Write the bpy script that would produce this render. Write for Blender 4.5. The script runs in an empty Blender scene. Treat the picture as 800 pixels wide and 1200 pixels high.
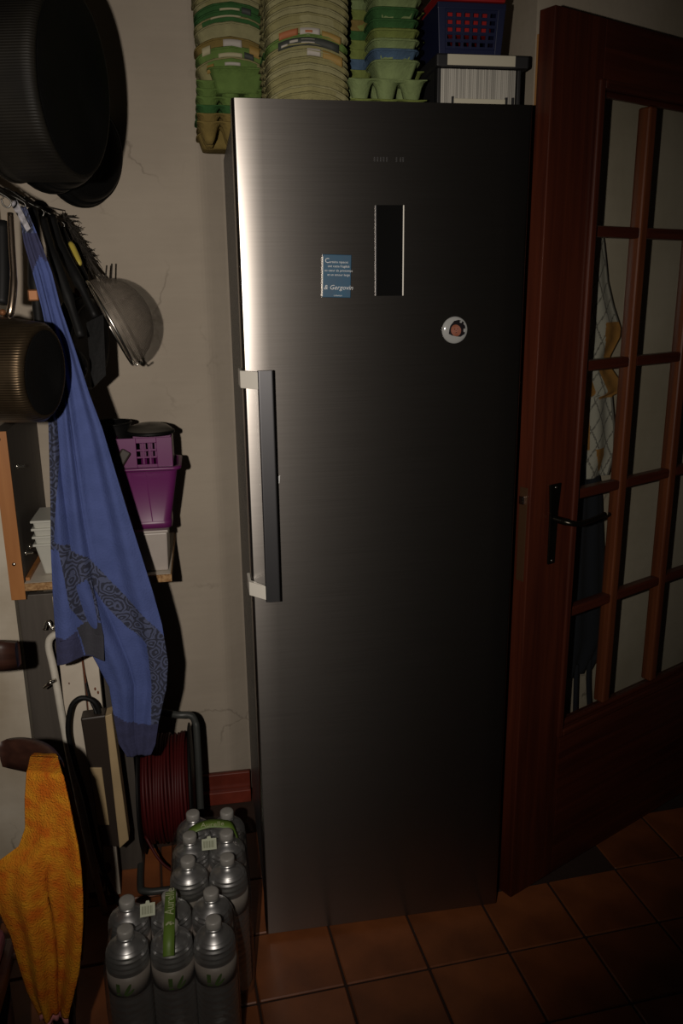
import bpy, math, random
from mathutils import Vector, Matrix
random.seed(7)
SC = bpy.context.scene
COL = SC.collection

# ------------------------------------------------------------------ camera
CAM_POS = Vector((-0.0824, -1.6666, 1.5257))
YAW, PITCH, ROLL, FPX = 0.1651, 0.2683, -0.0115, 970.7
fw = Vector((math.sin(YAW)*math.cos(PITCH), math.cos(YAW)*math.cos(PITCH), -math.sin(PITCH)))
rt = Vector((math.cos(YAW), -math.sin(YAW), 0)); upv = rt.cross(fw)
r_ = rt*math.cos(ROLL) + upv*math.sin(ROLL); u_ = -rt*math.sin(ROLL) + upv*math.cos(ROLL)
cd = bpy.data.cameras.new('camera'); cam = bpy.data.objects.new('camera', cd); COL.objects.link(cam)
cam.matrix_world = Matrix(((r_.x, u_.x, -fw.x, CAM_POS.x), (r_.y, u_.y, -fw.y, CAM_POS.y), (r_.z, u_.z, -fw.z, CAM_POS.z), (0, 0, 0, 1)))
cd.sensor_fit = 'VERTICAL'; cd.sensor_height = 36.0; cd.lens = FPX*36.0/1200.0
cd.clip_start = 0.02
SC.camera = cam
SC.cycles.caustics_reflective = False; SC.cycles.caustics_refractive = False
# ------------------------------------------------------------------ light and exposure
SC.view_settings.view_transform = 'Standard'; SC.view_settings.look = 'None'
SC.view_settings.exposure = 0.0; SC.view_settings.gamma = 1.0; SC.view_settings.use_curve_mapping = False
w = bpy.data.worlds.new('dim_room'); SC.world = w; w.use_nodes = True
w.node_tree.nodes['Background'].inputs[0].default_value = (1.0, 0.86, 0.72, 1)
w.node_tree.nodes['Background'].inputs[1].default_value = 0.0045
# the camera's own flash, left of the lens because the camera is held upright
ld = bpy.data.lights.new('camera_flash', 'SPOT'); ld.energy = 82.0; ld.color = (1.0, 0.90, 0.795)
ld.shadow_soft_size = 0.012; ld.spot_size = math.radians(88); ld.spot_blend = 1.0
lo = bpy.data.objects.new('camera_flash', ld); COL.objects.link(lo)
lo.location = CAM_POS - r_*0.152 + u_*0.005
FLASH_AIM = Vector((-0.06, 0.3, 1.17))
lo.rotation_euler = (FLASH_AIM - lo.location).to_track_quat('-Z', 'Y').to_euler()

# ------------------------------------------------------------------ materials
def _new(name):
    m = bpy.data.materials.new(name); m.use_nodes = True
    nt = m.node_tree
    return m, nt, nt.nodes['Principled BSDF']
def L(nt, a, b): nt.links.new(a, b)
def N(nt, t, **k):
    n = nt.nodes.new(t)
    for a, v in k.items(): setattr(n, a, v)
    return n
def mat(name, col, rough=0.6, metal=0.0, var=0.0, vscale=12.0, bump=0.0, bscale=80.0, spec=0.5, col2=None, rnd=0.0, sheen=0.0):
    m, nt, p = _new(name)
    p.inputs['Base Color'].default_value = (*col, 1); p.inputs['Roughness'].default_value = rough
    p.inputs['Metallic'].default_value = metal; p.inputs['Specular IOR Level'].default_value = spec
    if sheen: p.inputs['Sheen Weight'].default_value = sheen
    tc = N(nt, 'ShaderNodeTexCoord')
    out = None
    if var > 0 or col2:
        nz = N(nt, 'ShaderNodeTexNoise'); nz.inputs['Scale'].default_value = vscale; nz.inputs['Detail'].default_value = 5
        L(nt, tc.outputs['Object'], nz.inputs['Vector'])
        mx = N(nt, 'ShaderNodeMix', data_type='RGBA')
        c2 = col2 if col2 else tuple(c*(1-var) for c in col)
        mx.inputs[6].default_value = (*col, 1); mx.inputs[7].default_value = (*c2, 1)
        rp = N(nt, 'ShaderNodeValToRGB'); rp.color_ramp.elements[0].position = .35; rp.color_ramp.elements[1].position = .65
        L(nt, nz.outputs['Fac'], rp.inputs[0]); L(nt, rp.outputs[0], mx.inputs[0]); out = mx.outputs[2]
    if rnd > 0:
        oi = N(nt, 'ShaderNodeObjectInfo'); hs = N(nt, 'ShaderNodeHueSaturation')
        mr = N(nt, 'ShaderNodeMapRange'); mr.inputs[3].default_value = 1-rnd; mr.inputs[4].default_value = 1+rnd
        L(nt, oi.outputs['Random'], mr.inputs[0]); L(nt, mr.outputs[0], hs.inputs['Value'])
        if out: L(nt, out, hs.inputs['Color'])
        else: hs.inputs['Color'].default_value = (*col, 1)
        out = hs.outputs[0]
    if out: L(nt, out, p.inputs['Base Color'])
    if bump > 0:
        nb = N(nt, 'ShaderNodeTexNoise'); nb.inputs['Scale'].default_value = bscale; nb.inputs['Detail'].default_value = 4
        L(nt, tc.outputs['Object'], nb.inputs['Vector'])
        b = N(nt, 'ShaderNodeBump'); b.inputs['Strength'].default_value = bump; b.inputs['Distance'].default_value = .004
        L(nt, nb.outputs['Fac'], b.inputs['Height']); L(nt, b.outputs[0], p.inputs['Normal'])
    return m
def plaster(name, col, col2, crack=0.5):
    m = mat(name, col, .85, col2=col2, vscale=3.5, bump=.25, bscale=22, spec=.2)
    nt = m.node_tree; p = nt.nodes['Principled BSDF']
    src = p.inputs['Base Color'].links[0].from_socket
    tc = N(nt, 'ShaderNodeTexCoord')
    wp = N(nt, 'ShaderNodeTexNoise'); wp.inputs['Scale'].default_value = 6; wp.inputs['Detail'].default_value = 6
    L(nt, tc.outputs['Object'], wp.inputs['Vector'])
    ad = N(nt, 'ShaderNodeMix', data_type='VECTOR'); ad.inputs[0].default_value = .22
    L(nt, tc.outputs['Object'], ad.inputs[4]); L(nt, wp.outputs['Color'], ad.inputs[5])
    vo = N(nt, 'ShaderNodeTexVoronoi', feature='DISTANCE_TO_EDGE'); vo.inputs['Scale'].default_value = 3.2
    L(nt, ad.outputs[1], vo.inputs['Vector'])
    cr = N(nt, 'ShaderNodeValToRGB'); cr.color_ramp.elements[0].position = .0; cr.color_ramp.elements[0].color = (1, 1, 1, 1)
    cr.color_ramp.elements[1].position = .012; cr.color_ramp.elements[1].color = (0, 0, 0, 1)
    L(nt, vo.outputs['Distance'], cr.inputs[0])
    nm = N(nt, 'ShaderNodeTexNoise'); nm.inputs['Scale'].default_value = 2.3; nm.inputs['Detail'].default_value = 3
    L(nt, tc.outputs['Object'], nm.inputs['Vector'])
    rm = N(nt, 'ShaderNodeValToRGB'); rm.color_ramp.elements[0].position = .56; rm.color_ramp.elements[1].position = .66
    L(nt, nm.outputs['Fac'], rm.inputs[0])
    mu = N(nt, 'ShaderNodeMath', operation='MULTIPLY'); L(nt, cr.outputs[0], mu.inputs[0]); L(nt, rm.outputs[0], mu.inputs[1])
    mu2 = N(nt, 'ShaderNodeMath', operation='MULTIPLY'); L(nt, mu.outputs[0], mu2.inputs[0]); mu2.inputs[1].default_value = crack
    mx = N(nt, 'ShaderNodeMix', data_type='RGBA'); L(nt, mu2.outputs[0], mx.inputs[0]); L(nt, src, mx.inputs[6]); mx.inputs[7].default_value = (.06, .045, .03, 1)
    # trowel streaks
    mp = N(nt, 'ShaderNodeMapping'); mp.inputs['Scale'].default_value = (3, 3, 40); L(nt, tc.outputs['Object'], mp.inputs[0])
    st = N(nt, 'ShaderNodeTexNoise'); st.inputs['Scale'].default_value = 2.0; st.inputs['Detail'].default_value = 4; L(nt, mp.outputs[0], st.inputs['Vector'])
    sr = N(nt, 'ShaderNodeMapRange'); sr.inputs[1].default_value = .3; sr.inputs[2].default_value = .7; sr.inputs[3].default_value = .98; sr.inputs[4].default_value = 1.02
    L(nt, st.outputs['Fac'], sr.inputs[0])
    hs = N(nt, 'ShaderNodeHueSaturation'); L(nt, mx.outputs[2], hs.inputs['Color']); L(nt, sr.outputs[0], hs.inputs['Value'])
    L(nt, hs.outputs[0], p.inputs['Base Color'])
    return m
def wood(name, col, col2, axis=2, rough=.45, scale=1.0):
    m, nt, p = _new(name); p.inputs['Roughness'].default_value = rough
    tc = N(nt, 'ShaderNodeTexCoord'); mp = N(nt, 'ShaderNodeMapping')
    s = [30*scale]*3; s[axis] = 1.6*scale; mp.inputs['Scale'].default_value = s
    L(nt, tc.outputs['Object'], mp.inputs[0])
    nz = N(nt, 'ShaderNodeTexNoise'); nz.inputs['Scale'].default_value = 1.5; nz.inputs['Detail'].default_value = 6; nz.inputs['Distortion'].default_value = .8
    L(nt, mp.outputs[0], nz.inputs['Vector'])
    rp = N(nt, 'ShaderNodeValToRGB'); rp.color_ramp.elements[0].position = .3; rp.color_ramp.elements[1].position = .7
    rp.color_ramp.elements[0].color = (*col, 1); rp.color_ramp.elements[1].color = (*col2, 1)
    L(nt, nz.outputs['Fac'], rp.inputs[0]); L(nt, rp.outputs[0], p.inputs['Base Color'])
    b = N(nt, 'ShaderNodeBump'); b.inputs['Strength'].default_value = .12; b.inputs['Distance'].default_value = .002
    L(nt, nz.outputs['Fac'], b.inputs['Height']); L(nt, b.outputs[0], p.inputs['Normal'])
    return m
def steel(name, col, rough, aniso, rot=0.0):
    m, nt, p = _new(name); p.inputs['Base Color'].default_value = (*col, 1); p.inputs['Metallic'].default_value = 1
    p.inputs['Roughness'].default_value = rough; p.inputs['Anisotropic'].default_value = aniso; p.inputs['Anisotropic Rotation'].default_value = rot
    tg = N(nt, 'ShaderNodeTangent', direction_type='UV_MAP'); tg.uv_map = 'UVMap'; L(nt, tg.outputs[0], p.inputs['Tangent'])
    tc = N(nt, 'ShaderNodeTexCoord'); mp = N(nt, 'ShaderNodeMapping'); mp.inputs['Scale'].default_value = (6, 6, 900)
    L(nt, tc.outputs['Object'], mp.inputs[0])
    nz = N(nt, 'ShaderNodeTexNoise'); nz.inputs['Scale'].default_value = 1.0; nz.inputs['Detail'].default_value = 3; L(nt, mp.outputs[0], nz.inputs['Vector'])
    mr = N(nt, 'ShaderNodeMapRange'); mr.inputs[3].default_value = rough-.02; mr.inputs[4].default_value = rough+.02
    L(nt, nz.outputs['Fac'], mr.inputs[0]); L(nt, mr.outputs[0], p.inputs['Roughness'])
    return m
def thin_clear(name, tint, gloss_rough=.05, base=.04, milky=0.0):
    """clear sheet: lets light through, mirrors at glancing angles"""
    m = bpy.data.materials.new(name); m.use_nodes = True; nt = m.node_tree; nt.nodes.remove(nt.nodes['Principled BSDF'])
    out = nt.nodes['Material Output']
    tr = N(nt, 'ShaderNodeBsdfTransparent'); tr.inputs[0].default_value = (*tint, 1)
    gl = N(nt, 'ShaderNodeBsdfGlossy'); gl.inputs['Roughness'].default_value = gloss_rough
    lw = N(nt, 'ShaderNodeLayerWeight'); pw = N(nt, 'ShaderNodeMath', operation='POWER'); L(nt, lw.outputs['Facing'], pw.inputs[0]); pw.inputs[1].default_value = 5
    fr = N(nt, 'ShaderNodeMath', operation='MULTIPLY_ADD'); L(nt, pw.outputs[0], fr.inputs[0]); fr.inputs[1].default_value = .94; fr.inputs[2].default_value = .035
    a = N(nt, 'ShaderNodeMath', operation='ADD'); L(nt, fr.outputs[0], a.inputs[0]); a.inputs[1].default_value = base
    mx = N(nt, 'ShaderNodeMixShader'); L(nt, a.outputs[0], mx.inputs[0]); L(nt, tr.outputs[0], mx.inputs[1]); L(nt, gl.outputs[0], mx.inputs[2])
    last = mx.outputs[0]
    if milky:
        df = N(nt, 'ShaderNodeBsdfDiffuse'); df.inputs[0].default_value = (.7, .7, .7, 1)
        m2 = N(nt, 'ShaderNodeMixShader'); m2.inputs[0].default_value = milky; L(nt, last, m2.inputs[1]); L(nt, df.outputs[0], m2.inputs[2]); last = m2.outputs[0]
    L(nt, last, out.inputs[0])
    return m

M = {}
M['plaster'] = plaster('old_plaster', (.42, .365, .295), (.36, .31, .25), .35)
M['plaster_r'] = plaster('stained_plaster', (.52, .455, .36), (.42, .36, .27), .8)
M['paint'] = plaster('peeling_white_paint', (.60, .55, .46), (.36, .30, .22), 1.0)
M['grout'] = mat('grout', (.045, .022, .014), .9, bump=.3)
M['tile'] = mat('terracotta_tile', (.34, .108, .036), .42, col2=(.20, .065, .024), vscale=7, bump=.08, bscale=30, rnd=.18)
M['skirt'] = mat('red_tile', (.20, .035, .02), .4, var=.35, vscale=14, rnd=.15)
M['skirt_grout'] = mat('skirting_bed', (.10, .03, .02), .8, var=.2)
M['steel'] = steel('brushed_steel', (.32, .298, .278), .305, .70, .25)
M['steel_dark'] = mat('dark_satin_metal', (.085, .085, .09), .42, .9)
M['cast_grey'] = mat('satin_grey_cap', (.72, .69, .62), .4)
M['grain_grey'] = mat('grained_grey_plastic', (.075, .08, .085), .32, bump=1.0, bscale=300)
M['gasket'] = mat('black_rubber', (.012, .012, .013), .6)
M['black_gloss'] = mat('black_gloss', (.006, .006, .006), .06)
M['chrome'] = mat('chrome', (.75, .72, .68), .15, 1)
M['blue_print'] = mat('blue_magnet_print', (.022, .085, .15), .3, col2=(.035, .08, .135), vscale=30)
M['white_print'] = mat('white_print', (.55, .56, .56), .4)
M['button_white'] = mat('white_badge', (.33, .335, .33), .12, var=.15)
M['skin_print'] = mat('skin_tone_print', (.20, .062, .030), .15, col2=(.27, .12, .09), vscale=60)
M['dark_print'] = mat('dark_print', (.012, .010, .012), .2)
M['mahogany'] = wood('mahogany', (.040, .0085, .004), (.078, .017, .007), 2, .38)
M['mahogany_h'] = wood('mahogany_across', (.040, .0085, .004), (.078, .017, .007), 0, .38)
M['muntin'] = wood('mahogany_bars_painted_gloss', (.085, .022, .008), (.14, .042, .014), 2, .35)  # same mahogany as the frame, lightened so the bars' gloss is in the colour
M['muntin_h'] = wood('mahogany_bars_across_painted_gloss', (.085, .022, .008), (.14, .042, .014), 0, .35)  # grain across, same lightened tone with the gloss painted in
M['iron'] = mat('dark_wire', (.14, .135, .125), .4, 1)
M['brass_old'] = mat('worn_bronze', (.035, .032, .024), .3, .9, var=.3)
M['glass'] = thin_clear('window_glass', (.955, .965, .955), .02, .0)
M['towel_cloth'] = mat('tea_towel_cloth', (.40, .38, .32), .9, var=.1)
M['gold_print'] = mat('amber_print', (.36, .17, .035), .9, var=.3, vscale=40)
M['line_print'] = mat('grey_line_print', (.15, .14, .12), .9)
M['black_cloth'] = mat('black_cloth', (.006, .008, .014), .95)
M['red_cloth'] = mat('dark_red_cloth', (.17, .005, .014), .9, var=.3, vscale=9)
M['pine'] = wood('pine_strip', (.42, .21, .07), (.30, .14, .04), 2, .6)
M['orange_ply'] = wood('orange_varnished_ply', (.40, .17, .05), (.30, .115, .03), 2, .5)
M['chip'] = mat('raw_chipboard', (.42, .26, .12), .9, col2=(.22, .11, .04), vscale=140, bump=.6, bscale=150)
M['melamine'] = mat('white_melamine', (.62, .56, .47), .5, var=.12, vscale=9)
M['dark_board'] = wood('dark_grey_board', (.055, .046, .038), (.085, .072, .06), 2, .6)
M['screw'] = mat('screw_steel', (.7, .68, .62), .25, 1)
M['milk'] = mat('milky_plastic', (.48, .48, .43), .35, var=.06)
M['milk_grey'] = mat('milky_pinkish_plastic', (.40, .355, .32), .4, var=.1)
M['white_enamel'] = mat('chipped_white_enamel', (.62, .58, .50), .45, var=.18, vscale=20)
M['white_wood'] = mat('old_white_board', (.60, .54, .45), .6, col2=(.50, .44, .36), vscale=9)
M['rust'] = mat('rust', (.16, .045, .015), .8, var=.4)
M['black_plastic'] = mat('black_plastic', (.006, .006, .006), .55, spec=.22)
M['brown_bakelite'] = mat('dark_brown_plastic', (.030, .022, .017), .4)
M['beige'] = mat('beige_plastic', (.42, .31, .17), .5, var=.15)
M['red_cord'] = mat('red_cable_sheath', (.065, .005, .005), .55, var=.2, spec=.3)
M['grey_tube'] = mat('grey_painted_tube', (.045, .048, .045), .45, var=.2)
M['purple'] = mat('purple_plastic', (.125, .014, .10), .38, var=.1)
M['pan_black'] = mat('black_nonstick', (.005, .005, .005), .5, var=.3, spec=.2)
M['pan_base'] = mat('burnt_pan_base', (.0035, .0035, .0035), .6, var=.5, bump=.2, spec=.15)
M['copper'] = mat('copper', (.20, .085, .035), .5, .6)
M['bright_steel'] = mat('warm_bright_steel', (.85, .66, .50), .22, 1)
M['dark_lid'] = mat('dark_smoked_lid', (.045, .040, .032), .35)
M['yellow'] = mat('yellow_inlay', (.45, .36, .06), .5)
M['twig'] = mat('dry_twigs', (.030, .023, .016), .8, var=.4, vscale=60)
M['sheath'] = mat('sheer_steel', (.6, .55, .48), .3, 1)
M['chair_wood'] = wood('chair_wood', (.024, .009, .006), (.042, .016, .010), 0, .42)
M['cushion'] = mat('dusky_red_cushion', (.20, .05, .035), .9, col2=(.15, .035, .05), vscale=12, bump=.3)
M['pink'] = mat('pink_hem', (.42, .15, .15), .9)
M['towel'] = mat('orange_terry_towel', (.46, .195, .012), .95, col2=(.40, .095, .007), vscale=38, bump=1.0, bscale=330, spec=.1)
def _pan_ribbed(name, col, rough, metal):
    m = mat(name, col, rough, metal, spec=.25, var=.5, vscale=16)
    nt = m.node_tree; p = nt.nodes['Principled BSDF']
    tc = N(nt, 'ShaderNodeTexCoord'); wv = N(nt, 'ShaderNodeTexWave', wave_type='BANDS', bands_direction='Z')
    wv.inputs['Scale'].default_value = 75; L(nt, tc.outputs['Object'], wv.inputs['Vector'])
    b = N(nt, 'ShaderNodeBump'); b.inputs['Strength'].default_value = .5; b.inputs['Distance'].default_value = .001
    L(nt, wv.outputs['Fac'], b.inputs['Height']); L(nt, b.outputs[0], p.inputs['Normal'])
    return m
M['pan_ribbed'] = _pan_ribbed('ribbed_burnt_aluminium', (.075, .052, .030), .42, .8)
M['pan_ribbed_black'] = _pan_ribbed('ribbed_black_enamel', (.010, .0085, .006), .6, .0)
def _mesh_wire():
    m = bpy.data.materials.new('fine_wire_mesh'); m.use_nodes = True; nt = m.node_tree; p = nt.nodes['Principled BSDF']
    p.inputs['Base Color'].default_value = (.22, .185, .15, 1); p.inputs['Metallic'].default_value = .3; p.inputs['Roughness'].default_value = .5
    uv = N(nt, 'ShaderNodeUVMap'); uv.uv_map = 'UVMap'
    sp = N(nt, 'ShaderNodeSeparateXYZ'); L(nt, uv.outputs[0], sp.inputs[0])
    fs = []
    for k, fr in ((0, 90), (1, 40)):
        mu = N(nt, 'ShaderNodeMath', operation='MULTIPLY'); mu.inputs[1].default_value = fr; L(nt, sp.outputs[k], mu.inputs[0])
        fc = N(nt, 'ShaderNodeMath', operation='FRACT'); L(nt, mu.outputs[0], fc.inputs[0])
        gt = N(nt, 'ShaderNodeMath', operation='LESS_THAN'); gt.inputs[1].default_value = .27; L(nt, fc.outputs[0], gt.inputs[0]); fs.append(gt)
    mx = N(nt, 'ShaderNodeMath', operation='MAXIMUM'); L(nt, fs[0].outputs[0], mx.inputs[0]); L(nt, fs[1].outputs[0], mx.inputs[1])
    L(nt, mx.outputs[0], p.inputs['Alpha'])
    return m
M['wire'] = _mesh_wire()
M['pet'] = thin_clear('clear_bottle_plastic', (.88, .90, .90), .36, .42, .045)
M['cap'] = mat('white_grey_cap', (.27, .26, .24), .4)
M['film'] = thin_clear('shrink_film', (.90, .90, .88), .12, .015, .02)
M['bottle_label'] = mat('pale_bottle_label', (.27, .235, .21), .5, var=.15, vscale=25)
M['green_tape'] = mat('green_carry_tape', (.11, .19, .025), .5, var=.1)
M['tag_paper'] = mat('pale_green_tag', (.42, .45, .33), .6)
M['tag_ink'] = mat('olive_ink', (.16, .17, .10), .6)
M['leaf_ink'] = mat('leaf_green_ink', (.05, .10, .015), .5)
def card(name, a): return mat(name, a, .9, var=.22, vscale=30, bump=.5, bscale=160, spec=.15)
M['khaki'] = card('khaki_pulp', (.25, .23, .105)); M['khaki2'] = card('yellow_grey_pulp', (.28, .262, .135))
M['green'] = card('green_pulp', (.12, .195, .05)); M['dgreen'] = card('dark_green_pulp', (.04, .115, .035))
M['pale'] = card('pale_green_pulp', (.20, .26, .11)); M['lime'] = card('lime_pulp', (.17, .21, .055))
M['bluep'] = card('blue_pulp', (.07, .12, .19)); M['ochre'] = card('ochre_pulp', (.20, .145, .045))
M['label_white'] = mat('label_white', (.38, .35, .31), .7); M['label_orange'] = mat('label_orange', (.32, .11, .04), .7)
M['label_dark'] = mat('label_dark', (.03, .035, .03), .7); M['label_gold'] = mat('label_gold', (.27, .17, .04), .7)
M['label_cream'] = mat('label_cream', (.36, .33, .20), .7)
M['crate_blue'] = mat('navy_plastic', (.012, .016, .05), .4); M['crate_red'] = mat('red_plastic', (.35, .012, .012), .45, var=.2)
M['card_stack'] = mat('off_white_card_edges', (.40, .385, .34), .7, rnd=.25)
M['cream'] = mat('cream_strip', (.52, .49, .38), .55)

# ------------------------------------------------------------------ mesh building
class MB:
    def __init__(s): s.v = []; s.f = []; s.sm = []; s.mi = []; s.uv = None
    def add(s, vs, fs, smooth=False, T=None, mi=0, uv=None):
        o = len(s.v)
        s.v += [tuple(T @ Vector(p)) if T is not None else tuple(p) for p in vs]
        for f in fs: s.f.append(tuple(i+o for i in f)); s.sm.append(smooth); s.mi.append(mi)
        if uv is not None:
            if s.uv is None: s.uv = [(0, 0)]*o
            s.uv += uv
        elif s.uv is not None: s.uv += [(0, 0)]*len(vs)
        return s
    def box(s, lo, hi, T=None, mi=0):
        (a, b, c), (d, e, f) = lo, hi
        vs = [(a, b, c), (d, b, c), (d, e, c), (a, e, c), (a, b, f), (d, b, f), (d, e, f), (a, e, f)]
        return s.add(vs, [(3, 2, 1, 0), (4, 5, 6, 7), (0, 1, 5, 4), (1, 2, 6, 5), (2, 3, 7, 6), (3, 0, 4, 7)], False, T, mi)
    def hexa(s, b4, t4, T=None, mi=0):
        return s.add(list(b4)+list(t4), [(3, 2, 1, 0), (4, 5, 6, 7), (0, 1, 5, 4), (1, 2, 6, 5), (2, 3, 7, 6), (3, 0, 4, 7)], False, T, mi)
    def lathe(s, prof, n=32, T=None, smooth=True, mi=0, uv=False):
        vs = []; fs = []; uvs = []
        for k, (r, z) in enumerate(prof):
            for i in range(n):
                a = 2*math.pi*i/n; vs.append((r*math.cos(a), r*math.sin(a), z)); uvs.append((i/n, k/max(1, len(prof)-1)))
        for k in range(len(prof)-1):
            for i in range(n):
                j = (i+1) % n; fs.append((k*n+i, k*n+j, (k+1)*n+j, (k+1)*n+i))
        if prof[0][0] > 1e-5: fs.append(tuple(reversed(range(n))))
        if prof[-1][0] > 1e-5: fs.append(tuple(range((len(prof)-1)*n, len(prof)*n)))
        return s.add(vs, fs, smooth, T, mi, uvs if uv else None)
    def shell(s, prof, n=32, T=None, mi=0, uv=False):   # open lathe, no caps
        vs = []; fs = []; uvs = []
        for k, (r, z) in enumerate(prof):
            for i in range(n):
                a = 2*math.pi*i/n; vs.append((r*math.cos(a), r*math.sin(a), z)); uvs.append((min(i, n-i)*2/n, k/max(1, len(prof)-1)))
        for k in range(len(prof)-1):
            for i in range(n):
                j = (i+1) % n; fs.append((k*n+i, k*n+j, (k+1)*n+j, (k+1)*n+i))
        return s.add(vs, fs, True, T, mi, uvs if uv else None)
    def tube(s, pts, r, n=8, T=None, mi=0, closed=False):
        P = [Vector(p) for p in pts]; m = len(P); vs = []; fs = []
        rr = r if isinstance(r, (list, tuple)) else [r]*m
        prev = None
        for i in range(m):
            if closed: t = (P[(i+1) % m]-P[i-1]).normalized()
            else: t = (P[min(i+1, m-1)]-P[max(i-1, 0)]).normalized()
            if prev is None:
                h = Vector((0, 0, 1)) if abs(t.z) < .9 else Vector((1, 0, 0)); a = t.cross(h).normalized()
            else: a = (prev - t*prev.dot(t)).normalized()
            prev = a; b = t.cross(a)
            for k in range(n):
                g = 2*math.pi*k/n; vs.append(tuple(P[i]+(a*math.cos(g)+b*math.sin(g))*rr[i]))
        for i in range(m if closed else m-1):
            q = (i+1) % m
            for k in range(n): fs.append((i*n+k, i*n+(k+1) % n, q*n+(k+1) % n, q*n+k))
        if not closed: fs.append(tuple(reversed(range(n)))); fs.append(tuple(range((m-1)*n, m*n)))
        return s.add(vs, fs, True, T, mi)
    def grid(s, fn, nu, nv, smooth=True, T=None, mi=0, mfn=None):
        vs = []; fs = []; uvs = []; o = len(s.v)
        for j in range(nv+1):
            for i in range(nu+1): u, v = i/nu, j/nv; vs.append(fn(u, v)); uvs.append((u, v))
        mis = []
        for j in range(nv):
            for i in range(nu):
                a = j*(nu+1)+i; fs.append((a, a+1, a+nu+2, a+nu+1)); mis.append(mfn((i+.5)/nu, (j+.5)/nv) if mfn else mi)
        k = len(s.mi); s.add(vs, fs, smooth, T, mi, uvs); s.mi[k:] = mis
        return s
    def prism(s, poly, y0, y1, T=None, mi=0):       # polygon in x,z pushed along y
        n = len(poly); vs = [(x, y0, z) for x, z in poly]+[(x, y1, z) for x, z in poly]
        fs = [tuple(range(n)), tuple(reversed(range(n, 2*n)))]+[(i, i+n, (i+1) % n+n, (i+1) % n) for i in range(n)]
        return s.add(vs, fs, False, T, mi)
def spline(pts, n=8, closed=False):
    P = [Vector(p) for p in pts]; out = []; m = len(P)
    for i in range(m if closed else m-1):
        if closed: a, b, c, d = P[i-1], P[i], P[(i+1) % m], P[(i+2) % m]
        else: a, b, c, d = P[max(i-1, 0)], P[i], P[i+1], P[min(i+2, m-1)]
        for k in range(n):
            t = k/n; out.append(.5*((2*b)+(c-a)*t+(2*a-5*b+4*c-d)*t*t+(3*b-a-3*c+d)*t**3))
    if not closed: out.append(P[-1])
    return out
def interp(tab, x):
    if x <= tab[0][0]: return tab[0][1]
    for (a, b), (c, d) in zip(tab, tab[1:]):
        if x <= c: return b+(d-b)*(x-a)/(c-a)
    return tab[-1][1]
ORG = {}
def org(o): return ORG.get(o.name, Vector((0, 0, 0))) if o else Vector((0, 0, 0))
def thing(name, label, cat, loc, group=None, rot=None):
    o = bpy.data.objects.new(name, None); COL.objects.link(o); o.empty_display_size = .05
    o.location = loc; ORG[o.name] = Vector(loc)
    if rot: o.rotation_euler = rot
    o['label'] = label; o['category'] = cat
    if group: o['group'] = group
    return o
def obj(name, mb, mats, parent=None, bevel=0, solid=0, seg=2, local=False, sub=0, origin=None):
    """mb in world coordinates (or the parent's own when local)"""
    if not isinstance(mats, (list, tuple)): mats = [mats]
    me = bpy.data.meshes.new(name)
    base = Vector((0, 0, 0)) if local else org(parent)
    if parent is None and origin is not None: base = Vector(origin)
    me.from_pydata([tuple(Vector(p)-base) for p in mb.v], [], mb.f)
    me.polygons.foreach_set('use_smooth', mb.sm); me.polygons.foreach_set('material_index', mb.mi)
    if mb.uv is not None:
        uv = me.uv_layers.new(name='UVMap')
        for l in me.loops: uv.data[l.index].uv = mb.uv[l.vertex_index]
    for m in mats: me.materials.append(M[m])
    me.update()
    o = bpy.data.objects.new(name, me); COL.objects.link(o)
    if parent is not None:
        o.parent = parent; ORG[o.name] = base
    else:
        o.location = base; ORG[o.name] = base
    if bevel:
        b = o.modifiers.new('bevel', 'BEVEL'); b.width = bevel; b.segments = seg; b.limit_method = 'ANGLE'; b.angle_limit = math.radians(40)
    if solid:
        b = o.modifiers.new('thickness', 'SOLIDIFY'); b.thickness = solid; b.offset = 0
    if sub:
        b = o.modifiers.new('smooth', 'SUBSURF'); b.levels = sub; b.render_levels = sub
    return o
def tag(o, label, cat, group=None):
    o['label'] = label; o['category'] = cat
    if group: o['group'] = group
    return o
def struct(o): o['kind'] = 'structure'; return o
def dup(root, loc, label=None, rotz=None):
    r = root.copy(); COL.objects.link(r); r.location = loc
    if label: r['label'] = label
    if rotz is not None: r.rotation_euler[2] = rotz
    for ch in root.children:
        c = ch.copy(); COL.objects.link(c); c.parent = r
        for g in ch.children:
            d = g.copy(); COL.objects.link(d); d.parent = c
    return r
def B(lo, hi, T=None): return MB().box(lo, hi, T)
def text_mesh(txt, size, name, m, parent, T, extrude=.0004, align='CENTER', shear=0.0):
    c = bpy.data.curves.new('lettering', 'FONT'); c.body = txt; c.size = size; c.extrude = extrude; c.align_x = align; c.align_y = 'CENTER'; c.resolution_u = 2; c.shear = shear
    tmp = bpy.data.objects.new('lettering', c); COL.objects.link(tmp)
    dg = bpy.context.evaluated_depsgraph_get(); me = bpy.data.meshes.new_from_object(tmp.evaluated_get(dg))
    bpy.data.objects.remove(tmp); me.materials.clear(); me.materials.append(M[m]); me.transform(T)
    me.transform(Matrix.Translation(-org(parent)))
    o = bpy.data.objects.new(name, me); COL.objects.link(o); o.parent = parent; ORG[o.name] = org(parent)
    return o
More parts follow.
